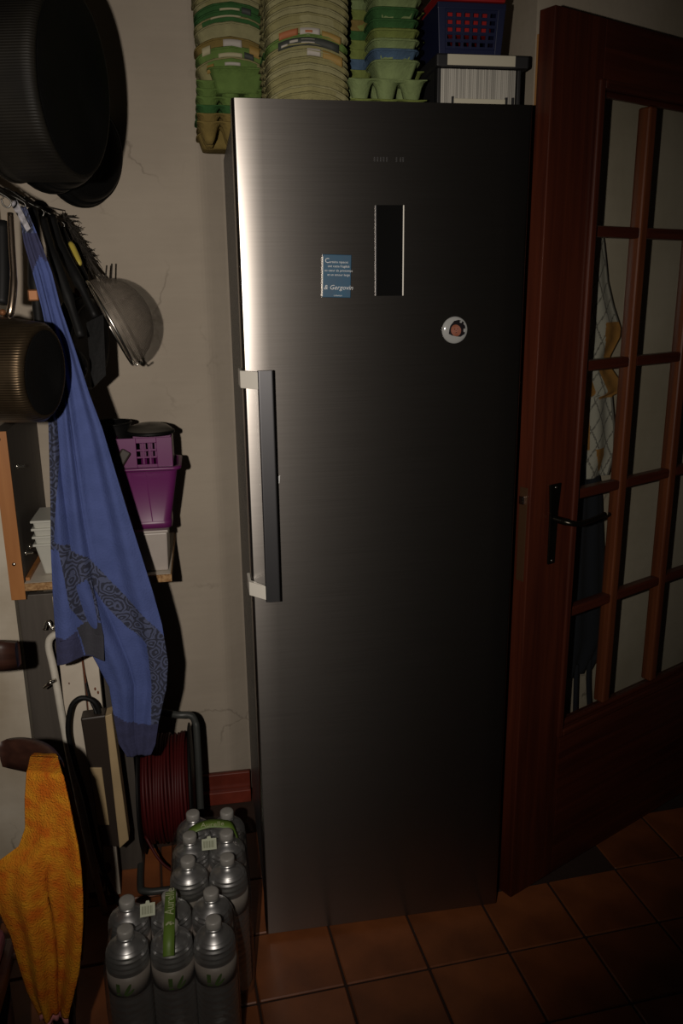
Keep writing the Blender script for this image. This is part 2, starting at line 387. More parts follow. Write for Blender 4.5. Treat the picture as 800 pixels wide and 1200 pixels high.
# ================================================================== the room
def slab(name, outline, z0, z1, m):
    n = len(outline); mb = MB()
    vs = [(x, y, z0) for x, y in outline]+[(x, y, z1) for x, y in outline]
    fs = [tuple(reversed(range(n))), tuple(range(n, 2*n))]+[(i, (i+1) % n, (i+1) % n+n, i+n) for i in range(n)]
    mb.add(vs, fs); return struct(obj(name, mb, m))
floor = struct(obj('floor', B((-1.35, -1.95, -.06), (1.75, .75, -.004)), 'grout'))
TS, TH, TX, TY = .1982, .0649, .1657, -.1664
tile_me = None
for i in range(-7, 9):
    for j in range(-3, 6):
        cx = TX+TS*((i+.5)*math.cos(TH)+(j+.5)*math.sin(TH)); cy = TY+TS*((i+.5)*math.sin(TH)-(j+.5)*math.cos(TH))
        if cx < -1.1 or cx > 1.55 or cy > (.50 if cx < .60 else .06+(cx-.64)*.489) or cy < -1.05: continue
        if tile_me is None:
            h = TS/2-.0028
            t = obj('tile', B((-h, -h, -.012), (h, h, 0)), 'tile', None, bevel=.0025, seg=1); t.parent = floor; tile_me = t
        else:
            t = tile_me.copy(); COL.objects.link(t); t.parent = floor
        t.location = (cx, cy, random.uniform(-.0008, .0006)); t.rotation_euler = (random.uniform(-.002, .002), random.uniform(-.002, .002), TH)
back = [(-1.35, .60), (-.075, .60), (-.066, .6005), (-.057, .6025), (-.049, .6060), (-.040, .6110), (-.020, .6240), (.0, .637), (.02, .646), (.05, .650), (.6395, .650), (.6395, .80), (-1.35, .80)]
wb = slab('wall_back', back, -.06, 2.7, 'plaster')
wr = slab('wall_right', [(.640, .153), (1.763, .702), (1.763, .80), (.640, .80)], -.06, 2.7, 'plaster_r')
wl = slab('wall_left', [(-1.35, .27), (-.545, .27), (-.545, .60), (-1.35, .60)], -.06, 2.7, 'paint')
bb = struct(obj('baseboard_back', B((-.53, .590, 0), (.0, .5995, .092)), 'skirt_grout'))
for k in range(3):
    x0 = -.53+k*.177
    t = obj('tile', B((x0+.002, .580, .002), (x0+.175, .592, .0945)), 'skirt', None, bevel=.003); t.parent = bb
    t2 = obj('tile', B((x0+.002, .560, .002), (x0+.175, .579, .045)), 'skirt', None, bevel=.003); t2.parent = bb

# ================================================================== refrigerator
FW, FZ0, FZ1 = .581, .016, 1.856
fr = thing('refrigerator', 'tall brushed steel upright refrigerator with one full height door', 'refrigerator', (.29, .03, 0))
obj('body', B((.003, .062, .035), (.578, .575, 1.832)), 'grain_grey', fr, bevel=.006)
obj('door_gasket', B((.010, .048, .030), (.571, .066, 1.838)), 'gasket', fr)
def rounded_profile(x0, x1, y0, y1, r, n=7, bow=0.0):
    pts = []
    pts.append((x0, y1)); 
    for k in range(n+1):
        a = math.pi+ (math.pi/2)*k/n
        pts.append((x0+r+r*math.cos(a), y0+r+r*math.sin(a)))
    for k in range(1, 12): pts.append((x0+r+(x1-x0-2*r)*k/12, y0))
    for k in range(n+1):
        a = 1.5*math.pi+(math.pi/2)*k/n
        pts.append((x1-r+r*math.cos(a), y0+r+r*math.sin(a)))
    pts.append((x1, y1)); return pts
def bar_profile(name, prof, z0, z1, m, parent, nz=1):
    mb = MB(); n = len(prof); s = [0]
    for a, b in zip(prof, prof[1:]): s.append(s[-1]+math.hypot(b[0]-a[0], b[1]-a[1]))
    vs = []; uv = []; fs = []
    for k in range(nz+1):
        z = z0+(z1-z0)*k/nz
        for i, (x, y) in enumerate(prof): vs.append((x, y, z)); uv.append((s[i]*1.0, z))
    for k in range(nz):
        for i in range(n-1): fs.append((k*n+i, k*n+i+1, (k+1)*n+i+1, (k+1)*n+i))
    mb.add(vs, fs, True, None, 0, uv)
    mb.add([(x, y, z) for z in (z0, z1) for x, y in prof], [tuple(reversed(range(n))), tuple(range(n, 2*n)), (0, n, 2*n-1, n-1)], False, None, 0, [(0, 0)]*(2*n))
    return obj(name, mb, m, parent)
fd = bar_profile('door', rounded_profile(0, FW, 0, .052, .007), FZ0, FZ1, 'steel', fr)
# door handle: slim bar on two brackets that wrap round the door's free edge
hb = bar_profile('handle', rounded_profile(.0262, .0560, -.050, -.036, .002, 3), .889, 1.366, 'steel_dark', fr)
for z0, z1 in ((1.330, 1.364), (.893, .923)):
    mb = MB()
    mb.hexa([(-.006, -.012, z0), (.0262, -.047, z0), (.0262, -.0385, z0), (.000, -.002, z0)], [(-.006, -.012, z1), (.0262, -.047, z1), (.0262, -.0385, z1), (.000, -.002, z1)])
    mb.hexa([(-.006, -.012, z0), (-.0005, -.006, z0), (-.0005, .046, z0), (-.007, .046, z0)], [(-.006, -.012, z1), (-.0005, -.006, z1), (-.0005, .046, z1), (-.007, .046, z1)])
    obj('handle_bracket', mb, 'cast_grey', hb, bevel=.001)
pn = obj('display_panel', B((.2695, -.0025, 1.5025), (.3235, .001, 1.6725)), 'black_gloss', fr, bevel=.0008)
for x, mm in ((.2680, 'steel_dark'), (.3228, 'cast_grey')):  # matching chrome strips; dim and bright reflections painted as dark and pale colours
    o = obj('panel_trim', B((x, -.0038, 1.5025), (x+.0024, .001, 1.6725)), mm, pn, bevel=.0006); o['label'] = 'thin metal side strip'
mk = MB()
for k, x in enumerate((.266, .272, .278, .284, .290, .309, .317, .322)): mk.box((x, -.0007, 1.7505), (x+.0022, .0002, 1.759))
obj('brand_mark', mk, 'gasket', fr)
fk = MB().prism([(.0585, 1.143), (.0675, 1.147), (.0660, 1.131), (.0600, 1.124)], -.0009, .0)
obj('paint_fleck', fk, 'white_print', fr)
ft = [obj('foot', MB().lathe([(.018, 0), (.018, .012), (.012, .016), (.012, .036)], 16, Matrix.Translation((x, y, 0))), 'gasket', fr) for x in (.05, .53) for y in (.10, .52)]

# magnets on the door
mg = thing('fridge_magnet', 'blue rectangular fridge magnet with pale lines of writing and a signature', 'magnet', (.191, -.0005, 1.541))
RT = Matrix.Translation((.1905, -.0045, 1.541)) @ Matrix.Rotation(math.radians(1.8), 4, 'Y')
obj('plate', MB().box((-.0285, 0, -.0405), (.0285, .0042, .0405), RT), 'blue_print', mg, bevel=.0012)
obj('painted_edge_highlight', MB().box((-.0292, -.0004, -.038), (-.0275, .0042, .036), RT), 'cast_grey', mg)  # pale strip painting a highlight along the plate's left edge
TT = Matrix.Translation((0, -.00035, 0)) @ Matrix.Rotation(math.pi/2, 4, 'X')
def mtext(t, s, x, z, **k): return text_mesh(t, s, 'lettering', 'white_print', mg, RT @ Matrix.Translation((x, -.0004, z)) @ Matrix.Rotation(math.pi/2, 4, 'X'), .0002, **k)
mtext('C', .013, -.0195, .0285)
for k, (t, z) in enumerate((('ertains rapaces', .0265), ('ont cette fragilité', .0185), ('au cœur de printemps', .0105), ('et un amour large', .0025))): mtext(t, .0062, .0035, z)
mtext('& Gergovin', .0125, .0035, -.0215, shear=.25)
mtext('collection', .0042, .003, -.0365)
bd = thing('badge_magnet', 'round white badge magnet printed with a small dark haired face', 'magnet', (.4335, -.0005, 1.433))
RB = Matrix.Translation((.4335, 0, 1.433)) @ Matrix.Rotation(math.pi/2, 4, 'X')
dome = [(.0, .0068)]+[(.0265*math.sin(a), .0012+.0056*math.cos(a)) for a in [k*math.pi/16 for k in range(1, 8)]]+[(.0272, .0012), (.0268, .0003)]
obj('disc', MB().lathe(list(reversed(dome)), 40, RB), 'button_white', bd)
def dome_patch(outline, m, name, lift):
    # a printed patch following the badge's dome
    n = len(outline); vs = []; fs = []; cx = sum(p[0] for p in outline)/n; cy = sum(p[1] for p in outline)/n
    def up(x, y): r = min(1, math.hypot(x, y)/.0265); return (x, y, .0012+.0056*math.sqrt(1-r*r)+lift)
    for k in range(4):
        f = k/3
        for x, y in outline: vs.append(up(cx+(x-cx)*max(f, .02), cy+(y-cy)*max(f, .02)))
    for k in range(3):
        for i in range(n): fs.append((k*n+i, k*n+(i+1) % n, (k+1)*n+(i+1) % n, (k+1)*n+i))
    o = obj(name, MB().add(vs, fs, True, RB), m, bd, solid=0); return o
def ell(cx, cy, a, b, t=0, n=20): return [(cx+a*math.cos(k*2*math.pi/n)*math.cos(t)-b*math.sin(k*2*math.pi/n)*math.sin(t), cy+a*math.cos(k*2*math.pi/n)*math.sin(t)+b*math.sin(k*2*math.pi/n)*math.cos(t)) for k in range(n)]
dome_patch([(-.013, .002), (-.011, .009), (-.003, .0185), (.007, .0205), (.017, .0165), (.0215, .006), (.0205, -.008), (.011, -.0135), (.002, -.0125), (-.007, -.0105), (-.014, -.007)], 'dark_print', 'printed_hair', .00025)
dome_patch(ell(.0010, -.0005, .0105, .0120, .5), 'skin_print', 'printed_face', .0005)
for (x, y, a, b) in ((-.002, .002, .0014, .0007), (.0042, .0028, .0014, .0007), (.0012, -.0048, .0021, .0006), (.0008, -.0008, .0007, .0010)): dome_patch(ell(x, y, a, b, .3, 10), 'dark_print', 'printed_feature', .0007)

# ================================================================== glazed door, standing open
D0 = Vector((.6228, .0159, 0)); DA = .4547; DW = .90; DH = 2.035
dr = bpy.data.objects.new('door_1', None); COL.objects.link(dr); dr.location = D0; dr.rotation_euler = (0, 0, DA); dr['kind'] = 'structure'
S0, S1, Z0, Z1 = .155, .745, .440, 1.905
def dp(name, lo, hi, m, parent=dr, bevel=.002):
    mb = B(lo, hi); o = obj(name, mb, m, None, bevel=bevel, local=True); o.parent = parent; return o
dp('stile', (0, 0, .012), (S0, .040, DH), 'mahogany'); dp('stile', (S1, 0, .012), (DW, .040, DH), 'mahogany')
dp('top_rail', (S0, .0005, Z1), (S1, .0395, DH), 'mahogany_h'); dp('bottom_rail', (S0, .0005, .012), (S1, .0395, Z0), 'mahogany_h')
def strip_frame(name, s0, s1, z0, z1, wd, n0, n1):
    for lo, hi, m in (((s0, n0, z0), (s0+wd, n1, z1), 'mahogany'), ((s1-wd, n0, z0), (s1, n1, z1), 'mahogany'), ((s0+wd, n0, z0), (s1-wd, n1, z0+wd), 'mahogany_h'), ((s0+wd, n0, z1-wd), (s1-wd, n1, z1), 'mahogany_h')):
        dp(name, lo, hi, m, bevel=.004)
strip_frame('moulding', S0-.018, S1+.018, Z0-.018, Z1+.018, .018, -.010, .001)
strip_frame('glazing_bead', S0, S1, Z0, Z1, .012, .003, .018)
SB = [.340, .5475]; ZB = [.747, 1.044, 1.342, 1.630]
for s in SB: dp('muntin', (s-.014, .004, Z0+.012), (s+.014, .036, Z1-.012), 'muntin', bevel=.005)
es = [S0]+SB+[S1]; ez = [Z0]+ZB+[Z1]
for k in range(3):
    for z in ZB: dp('muntin', (es[k]+.012, .006, z-.012), (es[k+1]-.012, .034, z+.012), 'mahogany_h', bevel=.005)  # cross bars keep the darker tone, their shade painted by contrast with the uprights
for k in range(3):
    for q in range(5): dp('glass_pane', (es[k]+.008, .019, ez[q]+.008), (es[k+1]-.008, .022, ez[q+1]-.008), 'glass', bevel=0)
M['lock_bronze'] = mat('dull_lock_bronze', (.06, .028, .012), .5, .3)
# lever handle, long plate, lock
pl = MB(); pl.hexa([(.066, -.005, .896), (.088, -.005, .896), (.088, 0, .896), (.066, 0, .896)], [(.064, -.005, 1.02), (.090, -.005, 1.02), (.090, 0, 1.02), (.064, 0, 1.02)])
pl.hexa([(.064, -.005, 1.02), (.090, -.005, 1.02), (.090, 0, 1.02), (.064, 0, 1.02)], [(.058, -.005, 1.086), (.096, -.005, 1.086), (.096, 0, 1.086), (.058, 0, 1.086)])
hp = obj('handle_plate', pl, 'brass_old', None, bevel=.0012, local=True); hp.parent = dr
lv = MB().tube(spline([(.077, -.004, 1.005), (.078, -.03, 1.004), (.084, -.046, 1.002), (.105, -.05, .998), (.15, -.05, .998), (.205, -.047, 1.003)], 5), [.008]*8+[.0065]*10+[.0055]*8, 10)
o = obj('lever', lv, 'brass_old', None, local=True); o.parent = hp
for z in (.904, 1.078):
    o = obj('screw', MB().lathe([(.0035, 0), (.003, .0015), (0, .002)], 10, Matrix.Translation((.077, -.005, z)) @ Matrix.Rotation(math.pi/2, 4, 'X')), 'screw', None, local=True); o.parent = hp
lk = dp('latch_plate', (-.0015, .009, .865), (.0005, .031, 1.085), 'lock_bronze', bevel=.0004)
dp('latch_bolt', (-.009, .013, 1.047), (0, .027, 1.066), 'chrome', lk, .002)

# cloths hanging between the open door and the wall behind it
EV = Vector((math.cos(DA), math.sin(DA), 0)); NV = Vector((-math.sin(DA), math.cos(DA), 0))
def W(s, n, z): return tuple(D0+EV*s+NV*n+Vector((0, 0, z)))
def cloth_strip(name, left, right, n0, z0, z1, mats, mfn, nu=14, nv=60, amp=.006, fold=2.3):
    def fn(u, v):
        z = z1+(z0-z1)*v; a = interp(left, -z); b = interp(right, -z)
        return W(a+(b-a)*u, n0+amp*math.sin(6.28*fold*u+v*2)*(.4+.6*v)-.002*math.sin(v*9), z)
    return obj(name, MB().grid(fn, nu, nv, mfn=mfn), mats, None, solid=.0012, origin=W(right[0][1], n0, z1))
RW = [(1.66, .300), (1.612, .316), (1.525, .339), (1.469, .368), (1.413, .406), (1.392, .405), (1.352, .375), (1.332, .364), (1.263, .440), (1.256, .434), (1.250, .388), (1.169, .404), (1.101, .411), (1.046, .391)]
right = [(-z, x) for z, x in RW]; left = [(-1.66, .20), (-1.04, .22)]
def mtw(u, v):
    z = 1.66-.614*v; b = interp(right, -z); a = interp(left, -z); x = a+(b-a)*u
    if 1.335 < z < 1.43 and x > .350+(1.43-z)*.10-.012 and u > .45: return 1
    if 1.245 < z < 1.325 and u > .66: return 1
    if 1.06 < z < 1.12 and .35 < u < .80 and x > .33+(1.12-z)*.3: return 1
    if 1.12 < z < 1.31 and u < .50: return 1
    for k in (x*1.0+z*.55, z*.7-x):
        if (k*22) % 1 < .10: return 2
    if u > .965: return 2
    return 0
tag(cloth_strip('tea_towel', left, right, .092, 1.046, 1.66, ['towel_cloth', 'gold_print', 'line_print'], mtw, 60, 200, .005), 'pale lined tea towel with amber corners hanging behind the door glass', 'tea towel')
bl = [(-1.135, .27), (-.49, .28)]; brr = [(-1.135, .332), (-1.016, .377), (-.849, .410), (-.697, .439), (-.585, .463), (-.55, .432), (-.527, .414), (-.505, .385)]
ap = cloth_strip('apron', bl, brr, .095, .50, 1.135, ['black_cloth'], None, 14, 50, .006)
tag(ap, 'black apron hanging low behind the door glass with dangling strings', 'apron')
for xa, xb in ((.378, .398), (.325, .335)):
    obj('apron_string', MB().tube(spline([W(xa, .095, .53), W(xa+.004, .095, .46), W(xb, .095, .36)], 5), .0065, 6), 'black_cloth', ap)
rc = cloth_strip('red_cloth', [(-1.46, .070), (-.70, .079)], [(-1.46, .12), (-1.2, .16), (-.70, .17)], .096, .70, 1.46, ['red_cloth'], None, 14, 30, .008, 1.8)
tag(rc, 'dark red cloth hanging in the gap between refrigerator and door', 'cloth')
tb = MB(); tb.hexa([W(.0775, .104, 1.842), W(.092, .104, 1.842), W(.092, .1145, 1.842), W(.0775, .1145, 1.842)], [W(.0775, .104, 2.02), W(.092, .104, 2.02), W(.092, .1145, 2.02), W(.0775, .1145, 2.02)])
struct(obj('trim_1', tb, 'pine', bevel=.001))
# ================================================================== on top of the refrigerator
TOPZ = 1.833
def tub(w, d, h, slant, arch, dents=0, lip=.004, thick=True, n=36, notch=0.0):
    """pulp shell, open upwards; front is -y; the front rim rises in an arch"""
    mb = MB(); vs = []; fs = []
    def ring(s, z, f_arch, grow):
        out = []
        for i in range(n):
            a = 2*math.pi*i/n-math.pi/2; c, q = math.cos(a), math.sin(a); e = .42
            x = math.copysign(abs(c)**e, c); y = math.copysign(abs(q)**e, q)
            zz = z
            if y < -.55: 
                zz += f_arch*(1-x*x)
                if notch and abs(x) < .16: zz -= f_arch*0+notch
            px = x*(w/2*s+grow); py = y*(d/2*s+grow)
            if dents and y < -.9 and abs(abs(x)-.48) < .34 and .2 < z/h < .9: py += dents
            out.append((px, py, zz))
        return out
    rows = [ring(.55, 0.0, 0, 0), ring(1-slant, .0, 0, 0), ring(1-slant*.70, h*.3, arch*.2, 0), ring(1-slant*.35, h*.68, arch*.6, 0), ring(1, h, arch, 0), ring(1, h+.001, arch, lip), ring(1, h-.0025, arch, lip+.0008)]
    for r in rows: vs += r
    for k in range(len(rows)-1):
        for i in range(n): fs.append((k*n+i, k*n+(i+1) % n, (k+1)*n+(i+1) % n, (k+1)*n+i))
    fs.append(tuple(reversed(range(n))))
    return mb.add(vs, fs, True)
def cup_tray(w, d, h, nx=3, ny=2):
    mb = MB()
    def fn(u, v):
        x, y = (u-.5)*w, (v-.5)*d; z = h
        fx = u*nx; fy = v*ny
        cx = abs(fx % 1-.5)*2; cy = abs(fy % 1-.5)*2
        r = (cx**2.6+cy**2.6)**(1/2.6)
        z = h*min(1, max(0, (r-.42)/.45))**.8
        ex = abs(u-.5)*2; ey = abs(v-.5)*2
        if ex > .97 or ey > .97: z = h
        return (x, y, z)
    mb.grid(fn, nx*8, ny*8); return mb
def carton_thing(label, group, lid_mb, lid_m, lid_off, tray_mb, tray_m, tray_off, loc, rot, prints=()):
    t = thing('egg_carton', label, 'egg carton', loc, group, rot)
    a = obj('lid', lid_mb, lid_m, t, local=True, solid=.0016); a.location = lid_off
    b = obj('tray', tray_mb, tray_m, t, local=True, solid=.0016); b.location = tray_off
    for (x0, x1, z0, z1, m) in prints:
        # flat printed label glued on the front wall of the lid, bowed with its arch
        mb = MB()
        def fn(u, v, x0=x0, x1=x1, z0=z0, z1=z1):
            x = x0+(x1-x0)*u; s = 1-(x/(LW/2))**2
            z = z0-.004+(z1-z0)*v+.021*s
            return (x, -LD/2-.0045-.002*v, z)
        mb.grid(fn, 8, 2); o = obj('printed_label', mb, m, t, local=True, solid=.0006)
    return t
LW, LD = .150, .095
lid_smooth = lambda: tub(LW, LD, .026, .12, .024)
lid_dent = lambda: tub(.088, .088, .034, .30, .0, dents=.0045, notch=.0)
tray6 = lambda: cup_tray(.156, .104, .040)
def place(kind, k, x, y, z, col, tcol, label, group, rz=0, tilt=0, prints=()):
    j = (random.uniform(-.0022, .0022), random.uniform(-.003, .003))
    lid = lid_smooth() if kind == 's' else lid_dent()
    off = (0, 0, 0) if kind == 's' else (.0, -.002, 0)
    return carton_thing(label, group, lid, col, off, tray6(), tcol, (0, .102, -.002), (x+j[0], y+j[1], z), (tilt, 0, rz+random.uniform(-.02, .02)), prints)
ORD = ['lowest', 'second', 'third', 'fourth', 'fifth', 'sixth', 'seventh', 'eighth', 'ninth', 'tenth', 'eleventh', 'twelfth', 'thirteenth', 'fourteenth', 'fifteenth', 'sixteenth']
# middle stack: nested open cartons, two printed ones half way up
sx, sy = .155, .118
z = TOPZ+.001
G2 = 'egg cartons in the middle stack on the refrigerator'
seq = ['khaki', 'khaki2', 'khaki', 'khaki', 'khaki2', 'khaki', 'khaki2', 'PW', 'PD', 'PO', 'khaki', 'khaki2', 'khaki', 'khaki2', 'khaki', 'khaki2', 'khaki']
for k, c in enumerate(seq):
    pr = (); nm = 'khaki pulp'; step = .0122
    if c == 'PW': c = 'khaki'; nm = 'khaki pulp white and gold labelled'; pr = ((-.004, .022, .010, .022, 'label_white'), (.026, .064, .006, .022, 'label_gold')); step = .015
    elif c == 'PD': c = 'green'; nm = 'green dark lettered'; pr = ((-.058, .058, .012, .026, 'label_dark'), (-.052, -.040, .014, .019, 'label_white'), (-.036, -.020, .015, .023, 'label_white'), (-.014, .012, .016, .018, 'label_white'), (-.014, .012, .021, .023, 'label_white')); step = .018
    elif c == 'PO': c = 'khaki2'; nm = 'khaki orange and white striped'; pr = ((-.058, -.022, .012, .024, 'label_orange'), (-.018, .020, .012, .024, 'label_white'), (-.008, .006, .014, .020, 'label_orange'), (.024, .060, .010, .022, 'label_gold')); step = .016
    place('s', k, sx, sy, z, c, 'khaki' if k != 8 else 'dgreen', f'{nm} egg carton, {ORD[k] if k<16 else "topmost"} from the bottom of the middle stack', G2, prints=pr)
    z += step
# right stack: a cup tray at the bottom, dented lids above it
sx, sy = .312, .118; z = TOPZ+.001
G3 = 'egg cartons in the right stack on the refrigerator'
t = thing('egg_carton', 'olive green egg carton at the very bottom of the right stack, mostly hidden by the refrigerator edge', 'egg carton', (sx, .122, z), G3)
o = obj('tray', cup_tray(.152, .100, .040), 'lime', t, local=True, solid=.0016)
o = obj('lid', lid_smooth(), 'lime', t, local=True, solid=.0016); o.location = (0, .105, .004)
t['label'] = 'olive green egg carton at the very bottom of the right stack'
z += .027
t = thing('egg_carton', 'pale green egg carton with its three cups facing out under the right stack', 'egg carton', (sx-.003, .120, z), G3)
o = obj('tray', cup_tray(.156, .104, .048), 'pale', t, local=True, solid=.0016)
o = obj('lid', lid_smooth(), 'pale', t, local=True, solid=.0016); o.location = (0, .105, .008)
z += .045
for k, (c, tc, st, nm) in enumerate([('pale', 'lime', .020, 'pale green dented'), ('bluep', 'bluep', .0165, 'blue dented'), ('pale', 'lime', .018, 'pale green dented'), ('lime', 'lime', .0165, 'olive green dented'), ('dgreen', 'dgreen', .020, 'dark green dented'), ('dgreen', 'ochre', .0165, 'dark green dented'), ('pale', 'lime', .018, 'pale green dented'), ('pale', 'pale', .018, 'pale green dented'), ('pale', 'pale', .018, 'pale green dented')]):
    place('d', k, sx+.012, sy-.010, z, c, tc, f'{nm} egg carton, {ORD[k+2]} from the bottom of the right stack on the refrigerator', G3); z += st

# left stack, further back and hanging over the left edge
sx, sy = .022, .400; z = TOPZ+.001
G1 = 'egg cartons in the left stack on the refrigerator'
for k, (c, nm, dx) in enumerate([('ochre', 'ochre', -.006), ('ochre', 'ochre', -.005), ('dgreen', 'dark green', -.006), ('green', 'green', -.005), ('green', 'green', -.004), ('green', 'green', -.003)]):
    t = thing('egg_carton', f'{nm} egg carton hanging over the left edge, {ORD[k]} in the left stack', 'egg carton', (sx+dx, sy, z), G1, (0, 0, random.uniform(-.03, .03)))
    obj('tray', cup_tray(.150, .104, .042), c, t, local=True, solid=.0016)
    o = obj('lid', lid_smooth(), c, t, local=True, solid=.0016); o.location = (0, .104, .004)
    z += .0165
z += .012
lid_dent_old = lid_dent; lid_dent = lambda: tub(.125, .10, .046, .26, .0, dents=.006)
z -= .010
t = place('d', 6, sx+.014, sy-.014, z, 'green', 'green', 'green dented egg carton at the front of the left stack above the overhang', G1)
lid_dent = lid_dent_old
z += .022
for k, (c, nm, st, pr) in enumerate([('khaki', 'khaki orange cornered', .020, ((-.055, -.040, .008, .024, 'label_gold'), (-.016, .018, .016, .022, 'label_white'))), ('green', 'green white lettered', .018, ((-.030, .022, .012, .020, 'label_cream'), (.026, .046, .012, .024, 'label_dark'))),
      ('ochre', 'brown barcode labelled', .030, ((-.016, .024, .014, .028, 'label_white'), (-.062, -.044, .006, .022, 'label_cream'), (.040, .062, .004, .024, 'label_gold'))), ('khaki2', 'khaki plain', .013, ()), ('khaki', 'khaki plain', .011, ()), ('dgreen', 'dark green glossy banded', .013, ((-.045, .020, .018, .021, 'label_cream'),)), ('dgreen', 'dark green cream lettered', .013, ((-.025, .018, .018, .022, 'label_cream'), (.022, .042, .014, .026, 'label_dark'))),
      ('khaki2', 'yellow grey', .0125, ()), ('khaki', 'khaki', .0125, ()), ('khaki2', 'yellow grey', .0125, ()), ('khaki', 'khaki', .0125, ()), ('khaki2', 'yellow grey', .0125, ())]):
    place('s', k, sx+.002, sy, z, c, c, f'{nm} egg carton, {ORD[k]} of the arched lids in the left stack', G1, prints=pr); z += st

# card box with a black frame and its lid, crate above
bx0, bx1, by0 = .412, .590, .085
cb = thing('card_box', 'black framed box of off-white card edges with a cream strip along its lid', 'box', (.50, .20, TOPZ))
obj('frame', MB().box((bx0, by0+.012, TOPZ+.001), (bx1-.004, by0+.26, 1.9365)).box((bx0-.0, by0, TOPZ+.001), (bx0+.007, by0+.02, 1.9365)).box((bx1-.012, by0, TOPZ+.001), (bx1-.004, by0+.02, 1.9365)), 'gasket', cb, bevel=.002)
obj('lid', B((bx0-.004, by0-.006, 1.9375), (bx1+.010, by0+.265, 1.9615)), 'gasket', cb, bevel=.004)
obj('cream_strip', B((bx0+.018, by0-.0075, 1.9400), (bx1-.020, by0-.0055, 1.9595)), 'cream', cb, bevel=.0005)
n = 40
for k in range(n):
    xa = bx0+.008+(bx1-bx0-.022)*k/n; q = random.uniform(0, .0016)
    obj('card', B((xa+.0002, by0+.002+q, TOPZ+.008), (xa+(bx1-bx0-.022)/n-.0004, by0+.013, 1.9355)), 'card_stack', cb)
obj('clear_strip', B((bx0+.034, by0-.001, 1.868), (bx1-.036, by0+.0015, 1.8815)), 'cream', cb, bevel=.0006)
for x in (bx0+.030, bx1-.036, bx1-.022): obj('clip', B((x, by0-.002, 1.866), (x+.004, by0+.002, 1.885)), 'gasket', cb)
# crate: navy lattice over red inner crate
c0, c1, cy0, cz = .418, .546, .100, 1.9620
ct = thing('plastic_crate', 'navy lattice crate with red plastic behind its holes, on the card box', 'crate', (.48, .2, cz))
def lattice(x0, x1, z0, z1, nx, nz, y, th, bar, flare):
    mb = MB(); X = lambda x, z: x+(x-(x0+x1)/2)*flare*(z-z0)/(z1-z0)
    for k in range(nx+1):
        a = x0+(x1-x0)*k/nx
        mb.hexa([(X(a-bar/2, z0), y, z0), (X(a+bar/2, z0), y, z0), (X(a+bar/2, z0), y+th, z0), (X(a-bar/2, z0), y+th, z0)], [(X(a-bar/2, z1), y-.006, z1), (X(a+bar/2, z1), y-.006, z1), (X(a+bar/2, z1), y+th-.006, z1), (X(a-bar/2, z1), y+th-.006, z1)])
    for k in range(nz+1):
        z = z0+(z1-z0)*k/nz; f = -.006*k/nz
        mb.hexa([(X(x0, z), y+f, z-bar/2), (X(x1, z), y+f, z-bar/2), (X(x1, z), y+f+th, z-bar/2), (X(x0, z), y+f+th, z-bar/2)], [(X(x0, z), y+f, z+bar/2), (X(x1, z), y+f, z+bar/2), (X(x1, z), y+f+th, z+bar/2), (X(x0, z), y+f+th, z+bar/2)])
    return mb
obj('front_lattice', lattice(c0+.014, c1-.014, cz+.014, cz+.078, 6, 5, cy0, .003, .0058, .07), 'crate_blue', ct)
bm = MB(); bm.box((c0, cy0-.002, cz), (c1, cy0+.004, cz+.012)).hexa([(c0, cy0-.002, cz), (c0+.014, cy0-.002, cz), (c0+.014, cy0+.2, cz), (c0, cy0+.2, cz)], [(c0-.006, cy0-.008, cz+.092), (c0+.010, cy0-.008, cz+.092), (c0+.010, cy0+.2, cz+.092), (c0-.006, cy0+.2, cz+.092)])
bm.hexa([(c1-.014, cy0-.002, cz), (c1, cy0-.002, cz), (c1, cy0+.2, cz), (c1-.014, cy0+.2, cz)], [(c1-.010, cy0-.008, cz+.092), (c1+.006, cy0-.008, cz+.092), (c1+.006, cy0+.2, cz+.092), (c1-.010, cy0+.2, cz+.092)])
bm.box((c0-.006, cy0-.008, cz+.081), (c1+.006, cy0+.003, cz+.093))
obj('frame', bm, 'crate_blue', ct, bevel=.0015)
rc2 = thing('plastic_crate', 'red inner crate nested in the navy crate, its rim showing at the top', 'crate', (.48, .2, cz+.04))
obj('wall', MB().box((c0+.018, cy0+.012, cz+.040), (c1-.018, cy0+.18, cz+.092)), 'crate_red', rc2, bevel=.003)
obj('rim', B((c0-.002, cy0-.010, cz+.0945), (c1+.004, cy0+.2, cz+.115)), 'crate_red', rc2, bevel=.003)

# ================================================================== left corner: shelf, boards, pipe
sh = thing('wall_shelf', 'chipboard wall shelf with an orange edged side panel left of the scarf', 'shelf', (-.36, .40, .86))
SFY = .235
pf = (-0.5148, 0.2350, 0.8539); pt = (-0.5289, 0.2350, 1.2369)
sxr = -.512
obj('side_panel', B((-.541, SFY+.002, .828), (sxr, .585, 1.222)), 'dark_board', sh)
o = obj('edge_band', B((-.543, SFY-.001, .828), (sxr+.001, SFY+.003, 1.222)), 'orange_ply', sh); o['label'] = 'orange varnished front edge'
o = obj('shelf_board', MB().box((sxr+.001, SFY+.004, .848), (-.179, .585, .8660)), 'melamine', sh)
o = obj('raw_edge', B((sxr+.001, SFY-.0005, .848), (-.179, SFY+.004, .8655)), 'chip', sh); o['label'] = 'raw chipboard front edge'
obj('raw_edge', B((-.179, SFY, .848), (-.1765, .585, .8655)), 'chip', sh)
obj('batten', B((sxr+.001, SFY+.02, .8665), (sxr+.010, .585, .874)), 'orange_ply', sh)
for (y, z) in ((.30, 1.130), (.285, .925), (.335, .925)):
    obj('screw', MB().lathe([(.006, 0), (.0058, .003), (.003, .005), (.003, .018), (0, .019)], 12, Matrix.Translation((sxr, y, z)) @ Matrix.Rotation(math.pi/2, 4, 'Y')), 'screw', sh)
